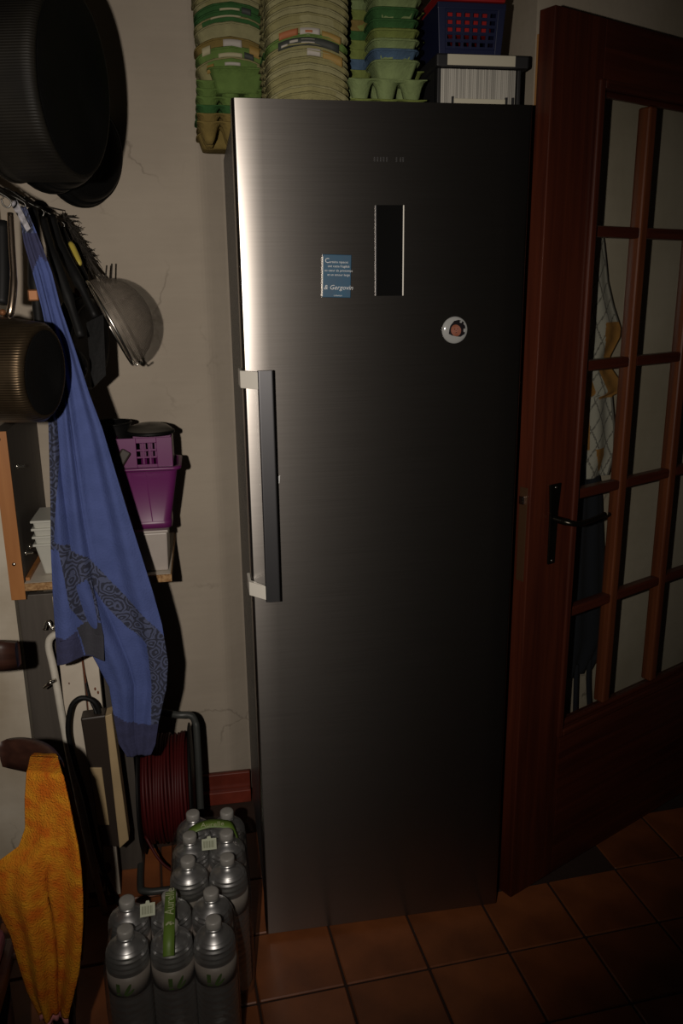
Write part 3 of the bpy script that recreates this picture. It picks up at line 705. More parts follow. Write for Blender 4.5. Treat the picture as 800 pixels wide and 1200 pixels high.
for z in (.915, 1.205): obj('screw', MB().lathe([(.0045, 0), (.004, .0015), (0, .002)], 12, Matrix.Translation((-.528, SFY-.001, z)) @ Matrix.Rotation(math.pi/2, 4, 'X')), 'screw', sh)
# dark board under the shelf
db = thing('dark_board', 'dark grey upright board below the shelf at the wall edge', 'board', (-.46, .275, 0))
obj('panel', B((-.538, .268, .001), (-.418, .288, .826)), 'dark_board', db, bevel=.002)
db2 = thing('dark_board', 'second dark board standing right of the white plank behind the scarf', 'board', (-.33, .33, 0))
obj('panel', B((-.385, .315, .001), (-.310, .333, .826)), 'dark_board', db2, bevel=.002)
# white plank with a groove
wp = thing('white_plank', 'worn white plank with a groove standing behind the power strip', 'plank', (-.40, .21, 0))
obj('plank', B((-.447, .205, .030), (-.396, .221, .84)), 'white_wood', wp, bevel=.0015)
obj('plank', B((-.392, .205, .015), (-.359, .221, .84)), 'white_wood', wp, bevel=.0015)
obj('backing', B((-.440, .2215, .001), (-.365, .228, .84)), 'rust', wp)
for (x, z, s) in ((-.385, .10, .012), (-.372, .60, .003), (-.366, .59, .003), (-.41, .06, .018), (-.43, .62, .002)):
    obj('rust_spot', MB().lathe([(s, 0), (s*.7, .0006), (0, .0008)], 9, Matrix.Translation((x, .2045, z)) @ Matrix.Rotation(math.pi/2, 4, 'X') @ Matrix.Diagonal((.8, 1.5, 1, 1))), 'rust', wp)
# bent white tube
wt = thing('white_tube', 'bent white enamelled tube standing left of the white plank', 'tube', (-.42, .19, 0))
tp = spline([(-0.4146, 0.1600, 0.1804), (-0.4439, 0.1800, 0.4560), (-0.4584, 0.1950, 0.6515), (-0.4656, 0.2000, 0.7216), (-0.4536, 0.2000, 0.7463), (-0.4286, 0.2000, 0.7485), (-0.3966, 0.2000, 0.7415)], 6)
b0 = tp[0]; dirv = Vector((tp[0]-tp[3])).normalized()
tp = [Vector((b0.x+dirv.x/dirv.z*(.004-b0.z)*1, b0.y+.0, .004))]+tp
obj('tube', MB().tube(tp, .0085, 12), 'white_enamel', wt)
obj('wing_nut', MB().tube([(-0.4826, 0.1850, 0.6237), (-0.4648, 0.1800, 0.6398), (-0.4540, 0.1850, 0.6407)], [.0045, .006, .0045], 8).tube([(-0.4711, 0.2000, 0.6282), (-0.4638, 0.1650, 0.6451)], .005, 8), 'screw', wt)
obj('bracket', MB().tube(spline([(-0.4709, 0.2000, 0.7628), (-0.4613, 0.2000, 0.7832), (-0.4511, 0.1950, 0.7632), (-0.4427, 0.2000, 0.7796), (-0.4368, 0.2000, 0.7620)], 4), .004, 8), 'screw', wt)
# tubs stacked on the shelf
ptx, pty = -.424, .33
def tubbox(x0, x1, y0, y1, z0, z1, ins): return MB().hexa([(x0+ins, y0+ins, z0), (x1-ins, y0+ins, z0), (x1-ins, y1-ins, z0), (x0+ins, y1-ins, z0)], [(x0, y0, z1), (x1, y0, z1), (x1, y1, z1), (x0, y1, z1)])
names = ['lowest', 'second lowest', 'second highest', 'topmost']
for k in range(4):
    z0 = .8672+.019*k; x0, x1 = -.487, -.365; y0, y1 = .275, .395
    t = thing('plastic_tub', f'white plastic tub, {names[k]} of the nest standing on the shelf', 'tub', (ptx, pty, z0), 'plastic tubs nested on the shelf')
    obj('body', tubbox(x0, x1, y0, y1, z0, z0+.078, .014), 'milk', t, bevel=.004)
    obj('rim', B((x0-.004, y0-.004, z0+.0745), (x1+.004, y1+.004, z0+.0805)), 'milk', t, bevel=.002)
t = thing('storage_box', 'whitish plastic box at the right end of the shelf under the purple basket', 'box', (-.23, .34, .8665))
obj('body', tubbox(-.285, -.1815, .26, .40, .8670, .962, .003), 'milk_grey', t, bevel=.003)
obj('lid', B((-.288, .257, .9622), (-.179, .403, .9692)), 'milk_grey', t, bevel=.002)
# purple basket
pb = thing('purple_basket', 'purple plastic basket with nine square holes on the whitish box', 'basket', (-.20, .33, .97))
q0 = (-0.2359, 0.2700, 0.9753); q1 = (-0.1706, 0.2700, 0.9713); q2 = (-0.2500, 0.2700, 1.1268); q3 = (-0.1452, 0.2700, 1.1218); q4 = (-0.2510, 0.2700, 1.1889); q5 = (-0.1530, 0.2700, 1.1849)
zb, zr, zt = .9695, 1.116, 1.190
xl0, xr0, xl1, xr1 = -.268, -.170, -.290, -.149
yb0, yb1, yt0, yt1 = .275, .375, .262, .395
def basket_ring(xa, xb, ya, yb, z, r=.018, n=5):
    out = []
    for cx, cy, a0 in ((xb-r, ya+r, -90), (xb-r, yb-r, 0), (xa+r, yb-r, 90), (xa+r, ya+r, 180)):
        for k in range(n): a = math.radians(a0+90*k/(n-1)); out.append((cx+r*math.cos(a), cy+r*math.sin(a), z))
    return out
def loft(rings, mb):
    n = len(rings[0]); vs = [p for r in rings for p in r]
    fs = [(k*n+i, k*n+(i+1) % n, (k+1)*n+(i+1) % n, (k+1)*n+i) for k in range(len(rings)-1) for i in range(n)]
    return mb.add(vs, fs, True)
rings = [basket_ring(xl0+.03, xr0-.03, yb0+.03, yb1-.03, zb+.001), basket_ring(xl0, xr0, yb0, yb1, zb+.001), basket_ring(xl0, xr0, yb0, yb1, zb+.016), basket_ring(xl0+.002, xr0-.002, yb0+.002, yb1-.002, zb+.018), basket_ring(xl1, xr1, yt0, yt1, zr)]
mb = loft(rings, MB()); mb.add(rings[0], [tuple(reversed(range(len(rings[0]))))])
obj('body', mb, 'purple', pb, solid=.002)
for x in (-.252, -.215): obj('rib', MB().hexa([(x, yb0-.001, zb+.018), (x+.002, yb0-.001, zb+.018), (x+.002, yb0+.003, zb+.018), (x, yb0+.003, zb+.018)], [(x-.008, yt0-.002, zr), (x-.005, yt0-.002, zr), (x-.005, yt0+.003, zr), (x-.008, yt0+.003, zr)]), 'purple', pb)
obj('rim', loft([basket_ring(xl1-.0, xr1+.0, yt0-.0, yt1, zr-.004), basket_ring(xl1-.008, xr1+.009, yt0-.008, yt1+.008, zr-.001), basket_ring(xl1-.009, xr1+.010, yt0-.009, yt1+.009, zr+.004), basket_ring(xl1, xr1, yt0, yt1, zr+.005)], MB()), 'purple', pb, solid=.002)
# collar with a lattice window above the rim, inset
xa, xb, za, zt2 = -.283, -.157, zr+.004, zt
hx0, hx1, hz0, hz1 = -.238, -.192, za+.008, zt2-.012
mb = MB(); yf = yt0+.002
mb.box((xa, yf, za), (hx0, yf+.003, zt2)).box((hx1, yf, za), (xb, yf+.003, zt2)).box((hx0, yf, za), (hx1, yf+.003, hz0)).box((hx0, yf, hz1), (hx1, yf+.003, zt2))
for k in (1, 2):
    x = hx0+(hx1-hx0)*k/3; z = hz0+(hz1-hz0)*k/3
    mb.box((x-.0022, yf+.0003, hz0), (x+.0022, yf+.0027, hz1)).box((hx0, yf+.0002, z-.0022), (hx1, yf+.0028, z+.0022))
mb.box((xb-.003, yf+.003, za), (xb, yt1-.01, zt2)).box((xa, yf+.003, za), (xa+.003, yt1-.01, zt2)).box((xa, yt1-.013, za), (xb, yt1-.01, zt2))
obj('collar', mb, 'purple', pb, bevel=.0008)
# dark lid and a black tub standing in the basket
dl = thing('pot_lid', 'dark smoked pot lid lying on the purple basket', 'lid', (-.20, .335, zt))
obj('dome', MB().lathe([(0.050, .0), (.054, .004), (.051, .011), (.042, .018), (.026, .023), (0, .025)], 36, Matrix.Translation((-.208, .325, zt+.001))), 'dark_lid', dl)
obj('rim', MB().lathe([(.052, 0), (.0575, .001), (.058, .006), (.054, .009), (.050, .006), (.050, .001)], 36, Matrix.Translation((-.208, .325, zt+.0008))), 'pan_black', dl)
bt = thing('black_pot', 'small black pot between scarf and dark lid above the purple basket', 'pot', (-.30, .36, 1.10))
obj('body', MB().lathe([(.040, 0), (.046, .01), (.048, .10), (.046, .101), (.043, .012), (0, .010)], 28, Matrix.Translation((-.300, .345, 1.115))), 'pan_black', bt)
obj('rim', MB().tube([(-.300+.0485*math.cos(a), .345+.0485*math.sin(a), 1.216) for a in [k*math.pi/14 for k in range(28)]], .0025, 6, closed=True), 'pan_black', bt)
bw = thing('cutting_board', 'brown board leaning between the scarf and the purple basket', 'board', (-.30, .25, .97))
RBW = Matrix.Translation((-.292, .250, 1.115)) @ Matrix.Rotation(math.radians(34), 4, 'Y')
obj('board', MB().box((-.012, -.004, -.060), (.012, .004, .060), RBW), 'brown_bakelite', bw, bevel=.004)
# power strip with its cable
ps = thing('power_strip', 'dark power strip with beige faces hanging on its looped cable', 'power strip', (-.34, .15, .40))
a4 = [(-0.3989, 0.1350, 0.5626), (-0.3526, 0.1350, 0.5665), (-0.3147, 0.1150, 0.2368), (-0.3556, 0.1150, 0.2257)]
def strip_block(P, y, dy, m, nm, bev=.004):
    (A, Bq, Cq, Dq) = P
    mb = MB(); mb.hexa([(Dq[0], y, Dq[2]), (Cq[0], y, Cq[2]), (Cq[0], y+dy, Cq[2]), (Dq[0], y+dy, Dq[2])], [(A[0], y, A[2]), (Bq[0], y, Bq[2]), (Bq[0], y+dy, Bq[2]), (A[0], y+dy, A[2])])
    return obj(nm, mb, m, ps, bevel=bev)
strip_block([(-0.3999, 0.1300, 0.5654), (-0.3424, 0.1300, 0.5682), (-0.3382, 0.1300, 0.2095), (-0.3837, 0.1300, 0.2183)], .13, .04, 'brown_bakelite', 'body')
strip_block([(-0.3442, 0.1280, 0.5673), (-0.3284, 0.1280, 0.5722), (-0.3162, 0.1280, 0.2298), (-0.3401, 0.1280, 0.2089)], .126, .040, 'beige', 'socket_face', .002)
strip_block([(-0.3900, 0.1270, 0.4366), (-0.3631, 0.1270, 0.4334), (-0.3585, 0.1270, 0.2769), (-0.3841, 0.1270, 0.2803)], .127, .004, 'beige', 'rating_plate', .001)
cl = thing('power_cable', 'black cable looping from the power strip down behind the towel', 'cable', (-.39, .12, .3))
pts = [(-0.3585, 0.1450, 0.5550), (-0.3633, 0.1450, 0.5887), (-0.3791, 0.1450, 0.6056), (-0.4013, 0.1420, 0.6094), (-0.4201, 0.1400, 0.5884), (-0.4315, 0.1400, 0.5278), (-0.4240, 0.1400, 0.4438), (-0.4091, 0.1400, 0.3498), (-0.3948, 0.1500, 0.1852), (-0.3714, 0.1600, 0.0590), (-0.3414, 0.1700, -0.0289)]
obj('cable', MB().tube(spline(pts, 6), .0062, 8), 'black_plastic', cl)
obj('cable', MB().tube(spline([(-0.3904, 0.1900, 0.6476), (-0.3816, 0.1650, 0.6042), (-0.3691, 0.1500, 0.5733), (-0.3589, 0.1460, 0.5523)], 5), [.0022]*6+[.003]*5+[.006]*5, 8), 'black_plastic', cl)
obj('hanging_cord', MB().tube(spline([(-0.3910, 0.1900, 0.8091), (-0.3922, 0.1900, 0.6915), (-0.3838, 0.1700, 0.5863)], 5), .0022, 6), 'rust', cl)

# cable reel
rx0, rx1, rcy, rcz, rr = -.300, -.168, .375, .205, .165
rl = thing('cable_reel', 'cable reel wound with red cord in a grey tube frame behind the bottles', 'cable reel', (-.23, rcy, 0))
RX = Matrix.Rotation(math.pi/2, 4, 'Y')
for x in (rx0, rx1): obj('flange', MB().lathe([(0, -.004), (rr-.008, -.004), (rr, -.002), (rr, .002), (rr-.008, .004), (0, .004)], 48, Matrix.Translation((x, rcy, rcz)) @ RX), 'black_plastic', rl)
nw = 14
for k in range(nw):
    x = rx0+.010+(rx1-rx0-.020)*(k+.5)/nw; ro = .138+random.uniform(-.006, .004)
    obj('cord_turn', MB().tube([(x+.002*math.sin(a*2+k), rcy+ro*math.cos(a), rcz+ro*math.sin(a)) for a in [q*2*math.pi/36 for q in range(36)]], .0046, 7, closed=True), 'red_cord', rl)
obj('drum', MB().lathe([(.128, rx0+.005), (.128, rx1-.005)], 36, Matrix.Translation((0, rcy, rcz)) @ RX), 'red_cord', rl)
fx = -.147
fp = [(fx-.01, .22, .0105), (fx, .255, .02), (fx, .30, .10), (fx+.002, .345, .36), (fx-.001, .355, .405), (fx-.014, .358, .424), (fx-.05, .36, .428), (-.26, .40, .428), (-.315, .46, .42), (-.322, .50, .38), (-.322, .52, .10), (-.318, .48, .02), (-.313, .25, .0105), (-.297, .210, .0105), (-.24, .205, .0105), (fx-.03, .205, .0105)]
obj('tube_frame', MB().tube(spline(fp, 6), .0095, 10), 'grey_tube', rl)
obj('tail_cord', MB().tube(spline([(-.29, rcy-.13, .15), (-.25, .20, .10), (-.19, .165, .075), (-.12, .17, .05)], 5), .004, 6), 'red_cord', rl)
# ================================================================== hanging rail, pans and utensils
def axis_frame(c, ax, roll=0):
    z = Vector(ax).normalized(); x = Vector((0, 0, 1)).cross(z).normalized(); y = z.cross(x)
    return Matrix(((x.x, y.x, z.x, c[0]), (x.y, y.y, z.y, c[1]), (x.z, y.z, z.z, c[2]), (0, 0, 0, 1)))
AX = (.955, -.29, -.06)
HR = thing('hanging_rail', 'dark rail with hooks above the scarf carrying the pans', 'rail', (-.455, .15, 1.71))
rail0, rail1 = Vector((-.458, -.33, 1.712)), Vector((-.450, .598, 1.712))
obj('bar', MB().tube([rail0, rail1], .008, 10), 'black_plastic', HR)
obj('hanger_rod', MB().tube([(-.458, -.30, 1.712), (-.458, -.30, 2.45)], .005, 8), 'black_plastic', HR)
obj('wall_plate', MB().lathe([(.022, 0), (.022, .006), (.010, .008), (0, .008)], 16, axis_frame((-.450, .5995, 1.712), (0, -1, 0))), 'black_plastic', HR)
hooks = []
def hook(x, y, zb, name='hook'):
    xr = rail0.x+(rail1.x-rail0.x)*(y-rail0.y)/(rail1.y-rail0.y)
    p = spline([(xr-.008, y, 1.703), (xr-.009, y, 1.717), (xr, y, 1.7235), (xr+.010, y, 1.717), ((xr+x)/2+.008, y, (1.715+zb)/2+.004), (x+.004, y, zb+.012), (x, y, zb), (x-.008, y, zb+.004), (x-.010, y, zb+.014)], 4)
    o = obj('hook', MB().tube(p, .0016, 6), 'iron', HR)
def pan(name, label, cat, center, r, depth, mside, mbase, flare=.012, ax=AX, rim=True, inner=True):
    T = axis_frame(center, ax)
    t = thing(name, label, cat, center)
    prof = [(r+flare, -depth), (r+flare*.8, -depth*.8), (r+flare*.45, -depth*.4), (r+flare*.12, -.02), (r, -.008), (r-.006, -.0015), (r-.012, 0)]
    obj('body', MB().shell(prof, 56, T), mside, t, solid=.002)
    obj('base', MB().lathe([(0, -.004), (r-.010, -.004), (r-.0105, .0005), (r-.016, .0012), (r*.62, .0006), (r*.6, -.0004), (0, -.0004)], 56, T), mbase, t)
    if rim: obj('rim', MB().tube([tuple(T @ Vector(((r+flare+.001)*math.cos(a), (r+flare+.001)*math.sin(a), -depth))) for a in [k*2*math.pi/48 for k in range(48)]], .003, 6, closed=True), mside, t)
    return t, T
# saucepan, closest to the camera
c = (-0.3410, -0.1903, 1.3868)
t, T = pan('saucepan', 'ribbed burnt saucepan hanging with its black base outward left of the scarf', 'saucepan', c, .083, .10, 'pan_ribbed', 'pan_base', .006)
h0 = (-0.3981, -0.1322, 1.4856); h1 = (-0.3895, -0.1195, 1.5363); h2 = (-0.3891, -0.1038, 1.5928); h3 = (-0.3888, -0.0881, 1.6492)
obj('handle', MB().tube(spline([(-0.4095, -0.1222, 1.4769), h0, h1, h2, h3], 5), [.0062]*5+[.0066]*6+[.0056]*10, 10), 'bright_steel', t)
obj('grip', MB().tube(spline([(-0.4187, -0.0934, 1.4993), (-0.4143, -0.0797, 1.5512), (-0.4108, -0.0562, 1.6376)], 5), [.012]*11, 10), 'black_plastic', t)
obj('rivet', MB().lathe([(.006, 0), (.005, .004), (0, .005)], 12, axis_frame((-0.4065, -0.1516, 1.4863), (.2, -1, .1))), 'copper', t)
# big pans above
t, T = pan('stock_pot', 'large black stock pot hanging at the top left, its round base facing right', 'pot', (-0.2656, -0.0496, 1.8609), .155, .12, 'pan_ribbed_black', 'pan_base', .004)
t, T = pan('wok', 'black frying pan hanging half hidden just behind the large stock pot', 'pan', (-0.3355, 0.3095, 1.9005), .168, .045, 'pan_black', 'pan_base', .010, ax=(.88, -.46, -.06))
t, T = pan('frying_pan', 'small black frying pan lowest and rearmost of the pans at top left', 'pan', (-0.3111, 0.5073, 1.8327), .110, .030, 'pan_black', 'pan_base', .012, ax=(.74, -.66, -.10))
t, T = pan('skillet', 'black skillet hanging under the sieve between scarf and wall', 'pan', (-0.3328, 0.3780, 1.3937), .108, .03, 'pan_black', 'pan_base', .008, ax=(.93, -.33, -.1))
obj('handle', MB().tube(spline([(-0.3375, 0.3969, 1.4961), (-0.3488, 0.4027, 1.5479), (-0.3742, 0.4176, 1.6240), (-0.3895, 0.4217, 1.6671)], 5), [.012]*8+[.009]*8, 10), 'black_plastic', t)
o = obj('ferrule', MB().box((-.007, -.004, -.012), (.007, .004, .012), Matrix.Translation((-0.3486, 0.3611, 1.5119))), 'copper', t, bevel=.002); o['label'] = 'copper ferrule'
for (px, py, tt, zb) in ((8, 228, 1.40, 1.69), (30, 238, 1.55, 1.69), (52, 246, 1.74, 1.69), (66, 262, 1.78, 1.68), (72, 262, 1.84, 1.68)):
    p = {8: (-0.3868, -0.1073, 1.6572), 30: (-0.3869, 0.0207, 1.6637), 52: (-0.3893, 0.2325, 1.6677), 66: (-0.3770, 0.3124, 1.6597), 72: (-0.3766, 0.4163, 1.6557)}[px]
    hook(p[0], p[1], p[2])
# long handled black tools
def tool(label, pts, rads, name='spatula', cat='utensil', grp=None):
    t = thing(name, label, cat, pts[-1]); obj('handle', MB().tube(spline(pts, 5), rads, 10), 'black_plastic', t); return t
P = [(-0.3806, 0.1872, 1.6611), (-0.3610, 0.1421, 1.5867), (-0.3353, 0.1148, 1.5039), (-0.3143, 0.0905, 1.4294)]
t = tool('black ladle hanging behind the scarf right of the small ferrule', P, [.008]*5+[.012]*6+[.009]*5, 'ladle', 'ladle')
obj('bowl', MB().shell([(.004, 0), (.022, .006), (.036, .020), (.043, .040), (.044, .048)], 28, axis_frame((-0.3093, 0.0727, 1.3683), (-.93, .33, .12))), 'pan_black', t, solid=.0018)
P = [(-0.3888, 0.1287, 1.6726), (-0.3844, 0.0975, 1.6012), (-0.3866, 0.0673, 1.5292), (-0.3827, 0.0378, 1.4258)]
t = tool('black handled skimmer with a copper ferrule hanging left of the scarf', P, [.010]*5+[.015]*6+[.010]*5, 'skimmer', 'skimmer')
o = obj('ferrule', MB().box((-.010, -.004, -.011), (.010, .004, .011), Matrix.Translation((-0.3876, 0.0364, 1.5120))), 'copper', t, bevel=.003)
obj('blade', MB().lathe([(0, 0), (.045, 0), (.048, .002), (.045, .004), (0, .004)], 28, axis_frame((-0.3708, 0.0337, 1.3802), AX)), 'pan_black', t)
P = [(-0.3801, 0.2954, 1.6725), (-0.3607, 0.2627, 1.6046), (-0.3271, 0.2279, 1.5373), (-0.2956, 0.2020, 1.4635)]
t = tool('black spatula hanging between scarf and twig bunch', P, [.010]*5+[.012]*6+[.008]*5)
obj('blade', MB().hexa([(-0.3123, 0.1746, 1.3173), (-0.2820, 0.1768, 1.3434), (-0.2825, 0.1810, 1.3429), (-0.3128, 0.1788, 1.3168)], [(-0.3158, 0.2026, 1.4532), (-0.2791, 0.2012, 1.4703), (-0.2795, 0.2054, 1.4702), (-0.3164, 0.2068, 1.4531)]), 'pan_base', t)
P = [(-0.3751, -0.0020, 1.6648), (-0.3736, -0.0097, 1.6379), (-0.3588, -0.0174, 1.5814), (-0.3507, -0.0313, 1.5363)]
# sieve
t = thing('sieve', 'round wire mesh sieve with black handle hanging against the pale wall', 'sieve', (-0.2764, 0.3206, 1.4477))
e1 = Vector((-0.3165, 0.3072, 1.5266)); e2 = Vector((-0.2287, 0.2270, 1.3665)); cc = (e1+e2)/2; R = (e2-e1).length/2
yv = (e2-e1).normalized(); vdir = (cc-CAM_POS).normalized()
zv = yv.cross(vdir).normalized()
if zv.x < 0: zv = -zv
zv = (zv*math.cos(.05)+vdir*math.sin(.05)).normalized(); xv = yv.cross(zv)
TSv = Matrix(((xv.x, yv.x, zv.x, cc.x), (xv.y, yv.y, zv.y, cc.y), (xv.z, yv.z, zv.z, cc.z), (0, 0, 0, 1)))
obj('mesh_bowl', MB().shell([(R*math.cos(a), R*.92*math.sin(a)) for a in [k*math.pi/2/12*.985 for k in range(13)]], 48, TSv, uv=True), 'wire', t)
obj('rim', MB().tube([tuple(TSv @ Vector((R*math.cos(a), R*math.sin(a), 0))) for a in [k*2*math.pi/56 for k in range(56)]], .0032, 8, closed=True), 'screw', t)
obj('rest_hook', MB().tube([e2-yv*.004, e2+yv*.012+zv*.004, e2+yv*.010+zv*.018], .0022, 6), 'screw', t)
hs = [(-0.3762, 0.4002, 1.6547), (-0.3544, 0.3728, 1.6072), (-0.3322, 0.3402, 1.5601), (-0.3171, 0.3126, 1.5266)]
obj('handle', MB().tube(spline(hs, 5), [.007]*4+[.010]*5+[.008]*4+[.005]*3, 10), 'black_plastic', t)
obj('handle_inlay', MB().tube(spline([(-0.3554, 0.3638, 1.6233), (-0.3449, 0.3511, 1.5990), (-0.3342, 0.3357, 1.5728)], 5), [.004, .006, .0075, .0075, .0075, .0075, .0075, .0075, .0070, .006, .003], 8), 'yellow', t)['label'] = 'yellow inlay'
# bunch of dry twigs
t = thing('twig_bunch', 'bristly bunch of dark dry twigs hanging beside the yellow inlaid handle', 'twigs', (-0.3713, 0.4829, 1.6713))
top = Vector((-0.3852, 0.5121, 1.6926)); mb = MB(); rnd = random.Random(3)
for k in range(260):
    f = rnd.random(); px = 78+f*52+rnd.uniform(-6, 2)
    base = top+(Vector((-0.3202, 0.4649, 1.5620))-top)*rnd.uniform(0, .8)
    d = Vector((rnd.uniform(-.012, .030), rnd.uniform(-.03, .03), rnd.uniform(-.055, .006)))
    mid = base+d*.5+Vector((rnd.uniform(-.006, .006), rnd.uniform(-.006, .006), rnd.uniform(-.006, .006)))
    mb.tube([base, mid, base+d], [.0018, .0014, .0006], 4)
obj('sprigs', mb, 'twig', t)['kind'] = 'stuff'
for a, b in (((122, 331, 1.97), (124, 308, 1.97)), ((131, 331, 1.97), (131, 309, 1.97))):
    pass
for A_, B_ in (((-0.3164, 0.4632, 1.5580), (-0.2924, 0.4425, 1.5360)), ((-0.3302, 0.4765, 1.5975), (-0.3042, 0.4456, 1.5401)), ((-0.2945, 0.4424, 1.5341), (-0.2882, 0.4527, 1.5751)), ((-0.2805, 0.4400, 1.5339), (-0.2760, 0.4518, 1.5789))):
    obj('stem', MB().tube([top+(Vector(A_)-top)*.2, A_, B_] if A_[2] > B_[2] and A_[0] < -.26 else [A_, B_], .002, 5), 'twig', t)
obj('string', MB().tube([(rail1.x+.004, top.y, 1.722), (rail1.x+.01, top.y, 1.715), top+Vector((0, 0, .01)), top], .0014, 5), 'twig', t)
obj('stem', MB().tube([top+Vector((0, 0, .005)), top, (-0.3288, 0.4735, 1.5877), (-0.2923, 0.4431, 1.5380)], .003, 5), 'twig', t)

# ================================================================== blue scarf
M['scarf'] = mat('blue_cotton', (.066, .092, .245), .92, col2=(.055, .078, .210), vscale=24, bump=.4, bscale=260, spec=.2)
M['scarf_hem'] = mat('dark_violet_cotton', (.034, .037, .095), .92, var=.25, vscale=60, bump=.4, bscale=260)
M['scarf_dark'] = mat('charcoal_cotton', (.035, .035, .045), .92, var=.2, bump=.4, bscale=260)
def paisley():
    m = mat('paisley_band', (.055, .068, .13), .92, bump=.4, bscale=260); nt = m.node_tree; p = nt.nodes['Principled BSDF']
    tc = N(nt, 'ShaderNodeTexCoord'); mp = N(nt, 'ShaderNodeMapping'); mp.inputs['Scale'].default_value = (1, .25, 1); L(nt, tc.outputs['Object'], mp.inputs[0])
    dn = N(nt, 'ShaderNodeTexNoise'); dn.inputs['Scale'].default_value = 38; L(nt, mp.outputs[0], dn.inputs['Vector'])
    dm = N(nt, 'ShaderNodeMix', data_type='VECTOR'); dm.inputs[0].default_value = .022; L(nt, mp.outputs[0], dm.inputs[4]); L(nt, dn.outputs['Color'], dm.inputs[5])
    vo = N(nt, 'ShaderNodeTexVoronoi'); vo.inputs['Scale'].default_value = 36; vo.inputs['Randomness'].default_value = .55; L(nt, dm.outputs[1], vo.inputs['Vector'])
    mu = N(nt, 'ShaderNodeMath', operation='MULTIPLY'); mu.inputs[1].default_value = 27; L(nt, vo.outputs['Distance'], mu.inputs[0])
    sn = N(nt, 'ShaderNodeMath', operation='SINE'); L(nt, mu.outputs[0], sn.inputs[0])
    nz = N(nt, 'ShaderNodeTexNoise'); nz.inputs['Scale'].default_value = 170; nz.inputs['Detail'].default_value = 1; L(nt, mp.outputs[0], nz.inputs['Vector'])
    ad = N(nt, 'ShaderNodeMath', operation='ADD'); L(nt, sn.outputs[0], ad.inputs[0]); L(nt, nz.outputs['Fac'], ad.inputs[1])
    rp = N(nt, 'ShaderNodeValToRGB'); rp.color_ramp.elements[0].position = .42; rp.color_ramp.elements[1].position = .62
    rp.color_ramp.elements[0].color = (.020, .023, .042, 1); rp.color_ramp.elements[1].color = (.060, .072, .135, 1)
    L(nt, ad.outputs[0], rp.inputs[0]); L(nt, rp.outputs[0], p.inputs['Base Color']); return m
M['paisley'] = paisley()
SMATS = ['scarf', 'paisley', 'scarf_hem', 'scarf_dark']
def inpoly(x, y, poly):
    c = False; n = len(poly)
    for i in range(n):
        (x1, y1), (x2, y2) = poly[i], poly[i-1]
        if (y1 > y) != (y2 > y) and x < (x2-x1)*(y-y1)/(y2-y1)+x1: c = not c
    return c
# outline in the scarf's own hanging plane: (x, z) in metres
SCY = .02
def sc(*a): return [(p[0], p[2]) for p in a]
sl = sc((-0.3908, 0.0200, 1.6680), (-0.3885, 0.0200, 1.6055), (-0.3789, 0.0200, 1.5523), (-0.3700, 0.0200, 1.4901), (-0.3624, 0.0200, 1.4104), (-0.3658, 0.0200, 1.3288), (-0.3756, 0.0200, 1.2622), (-0.3912, 0.0200, 1.0892), (-0.4007, 0.0200, 0.9250), (-0.3740, 0.0200, 0.8468), (-0.3368, 0.0200, 0.7555), (-0.3137, 0.0200, 0.6931), (-0.3097, 0.0200, 0.6106), (-0.3052, 0.0200, 0.5535), (-0.2912, 0.0200, 0.5221))
sr = sc((-0.3773, 0.0200, 1.6681), (-0.3582, 0.0200, 1.6054), (-0.3437, 0.0200, 1.5519), (-0.3343, 0.0200, 1.4895), (-0.3151, 0.0200, 1.4093), (-0.2969, 0.0200, 1.3266), (-0.2784, 0.0200, 1.2584), (-0.2426, 0.0200, 1.0807), (-0.2066, 0.0200, 0.9106), (-0.1925, 0.0200, 0.8319), (-0.1858, 0.0200, 0.7418), (-0.1934, 0.0200, 0.6814), (-0.2154, 0.0200, 0.6006), (-0.2266, 0.0200, 0.5447), (-0.2397, 0.0200, 0.5162))
band = sc((-0.4027, 0.0200, 1.0899), (-0.3939, 0.0200, 1.0281), (-0.3361, 0.0200, 0.9987), (-0.2748, 0.0200, 0.9119), (-0.2232, 0.0200, 0.8501), (-0.1873, 0.0200, 0.8019), (-0.1604, 0.0200, 0.7697), (-0.1746, 0.0200, 0.6898), (-0.2159, 0.0200, 0.4832), (-0.2419, 0.0200, 0.4863), (-0.2235, 0.0200, 0.6945), (-0.2275, 0.0200, 0.7915), (-0.2673, 0.0200, 0.8283), (-0.3113, 0.0200, 0.8898), (-0.3372, 0.0200, 0.9486), (-0.3771, 0.0200, 0.9233), (-0.4090, 0.0200, 0.9443))
hem = sc((-0.3325, 0.0200, 0.6398), (-0.2809, 0.0200, 0.6075), (-0.2544, 0.0200, 0.5942), (-0.1712, 0.0200, 0.5959), (-0.1972, 0.0200, 0.4810), (-0.3445, 0.0200, 0.4984))
edge = sc((-0.3962, 0.0200, 1.6724), (-0.3663, 0.0200, 1.6725), (-0.3688, 0.0200, 1.6205), (-0.4019, 0.0200, 1.6205))
up1 = sc((-0.4019, 0.0200, 1.6205), (-0.3415, 0.0200, 1.6204), (-0.3295, 0.0200, 1.5549), (-0.3636, 0.0200, 1.5827), (-0.3828, 0.0200, 1.5446))
lzs = [(-z, x) for x, z in sl]; rzs = [(-z, x) for x, z in sr]; zt_, zb_ = sl[0][1], sl[-1][1]
zb_ = (sl[-1][1]+sr[-1][1])/2
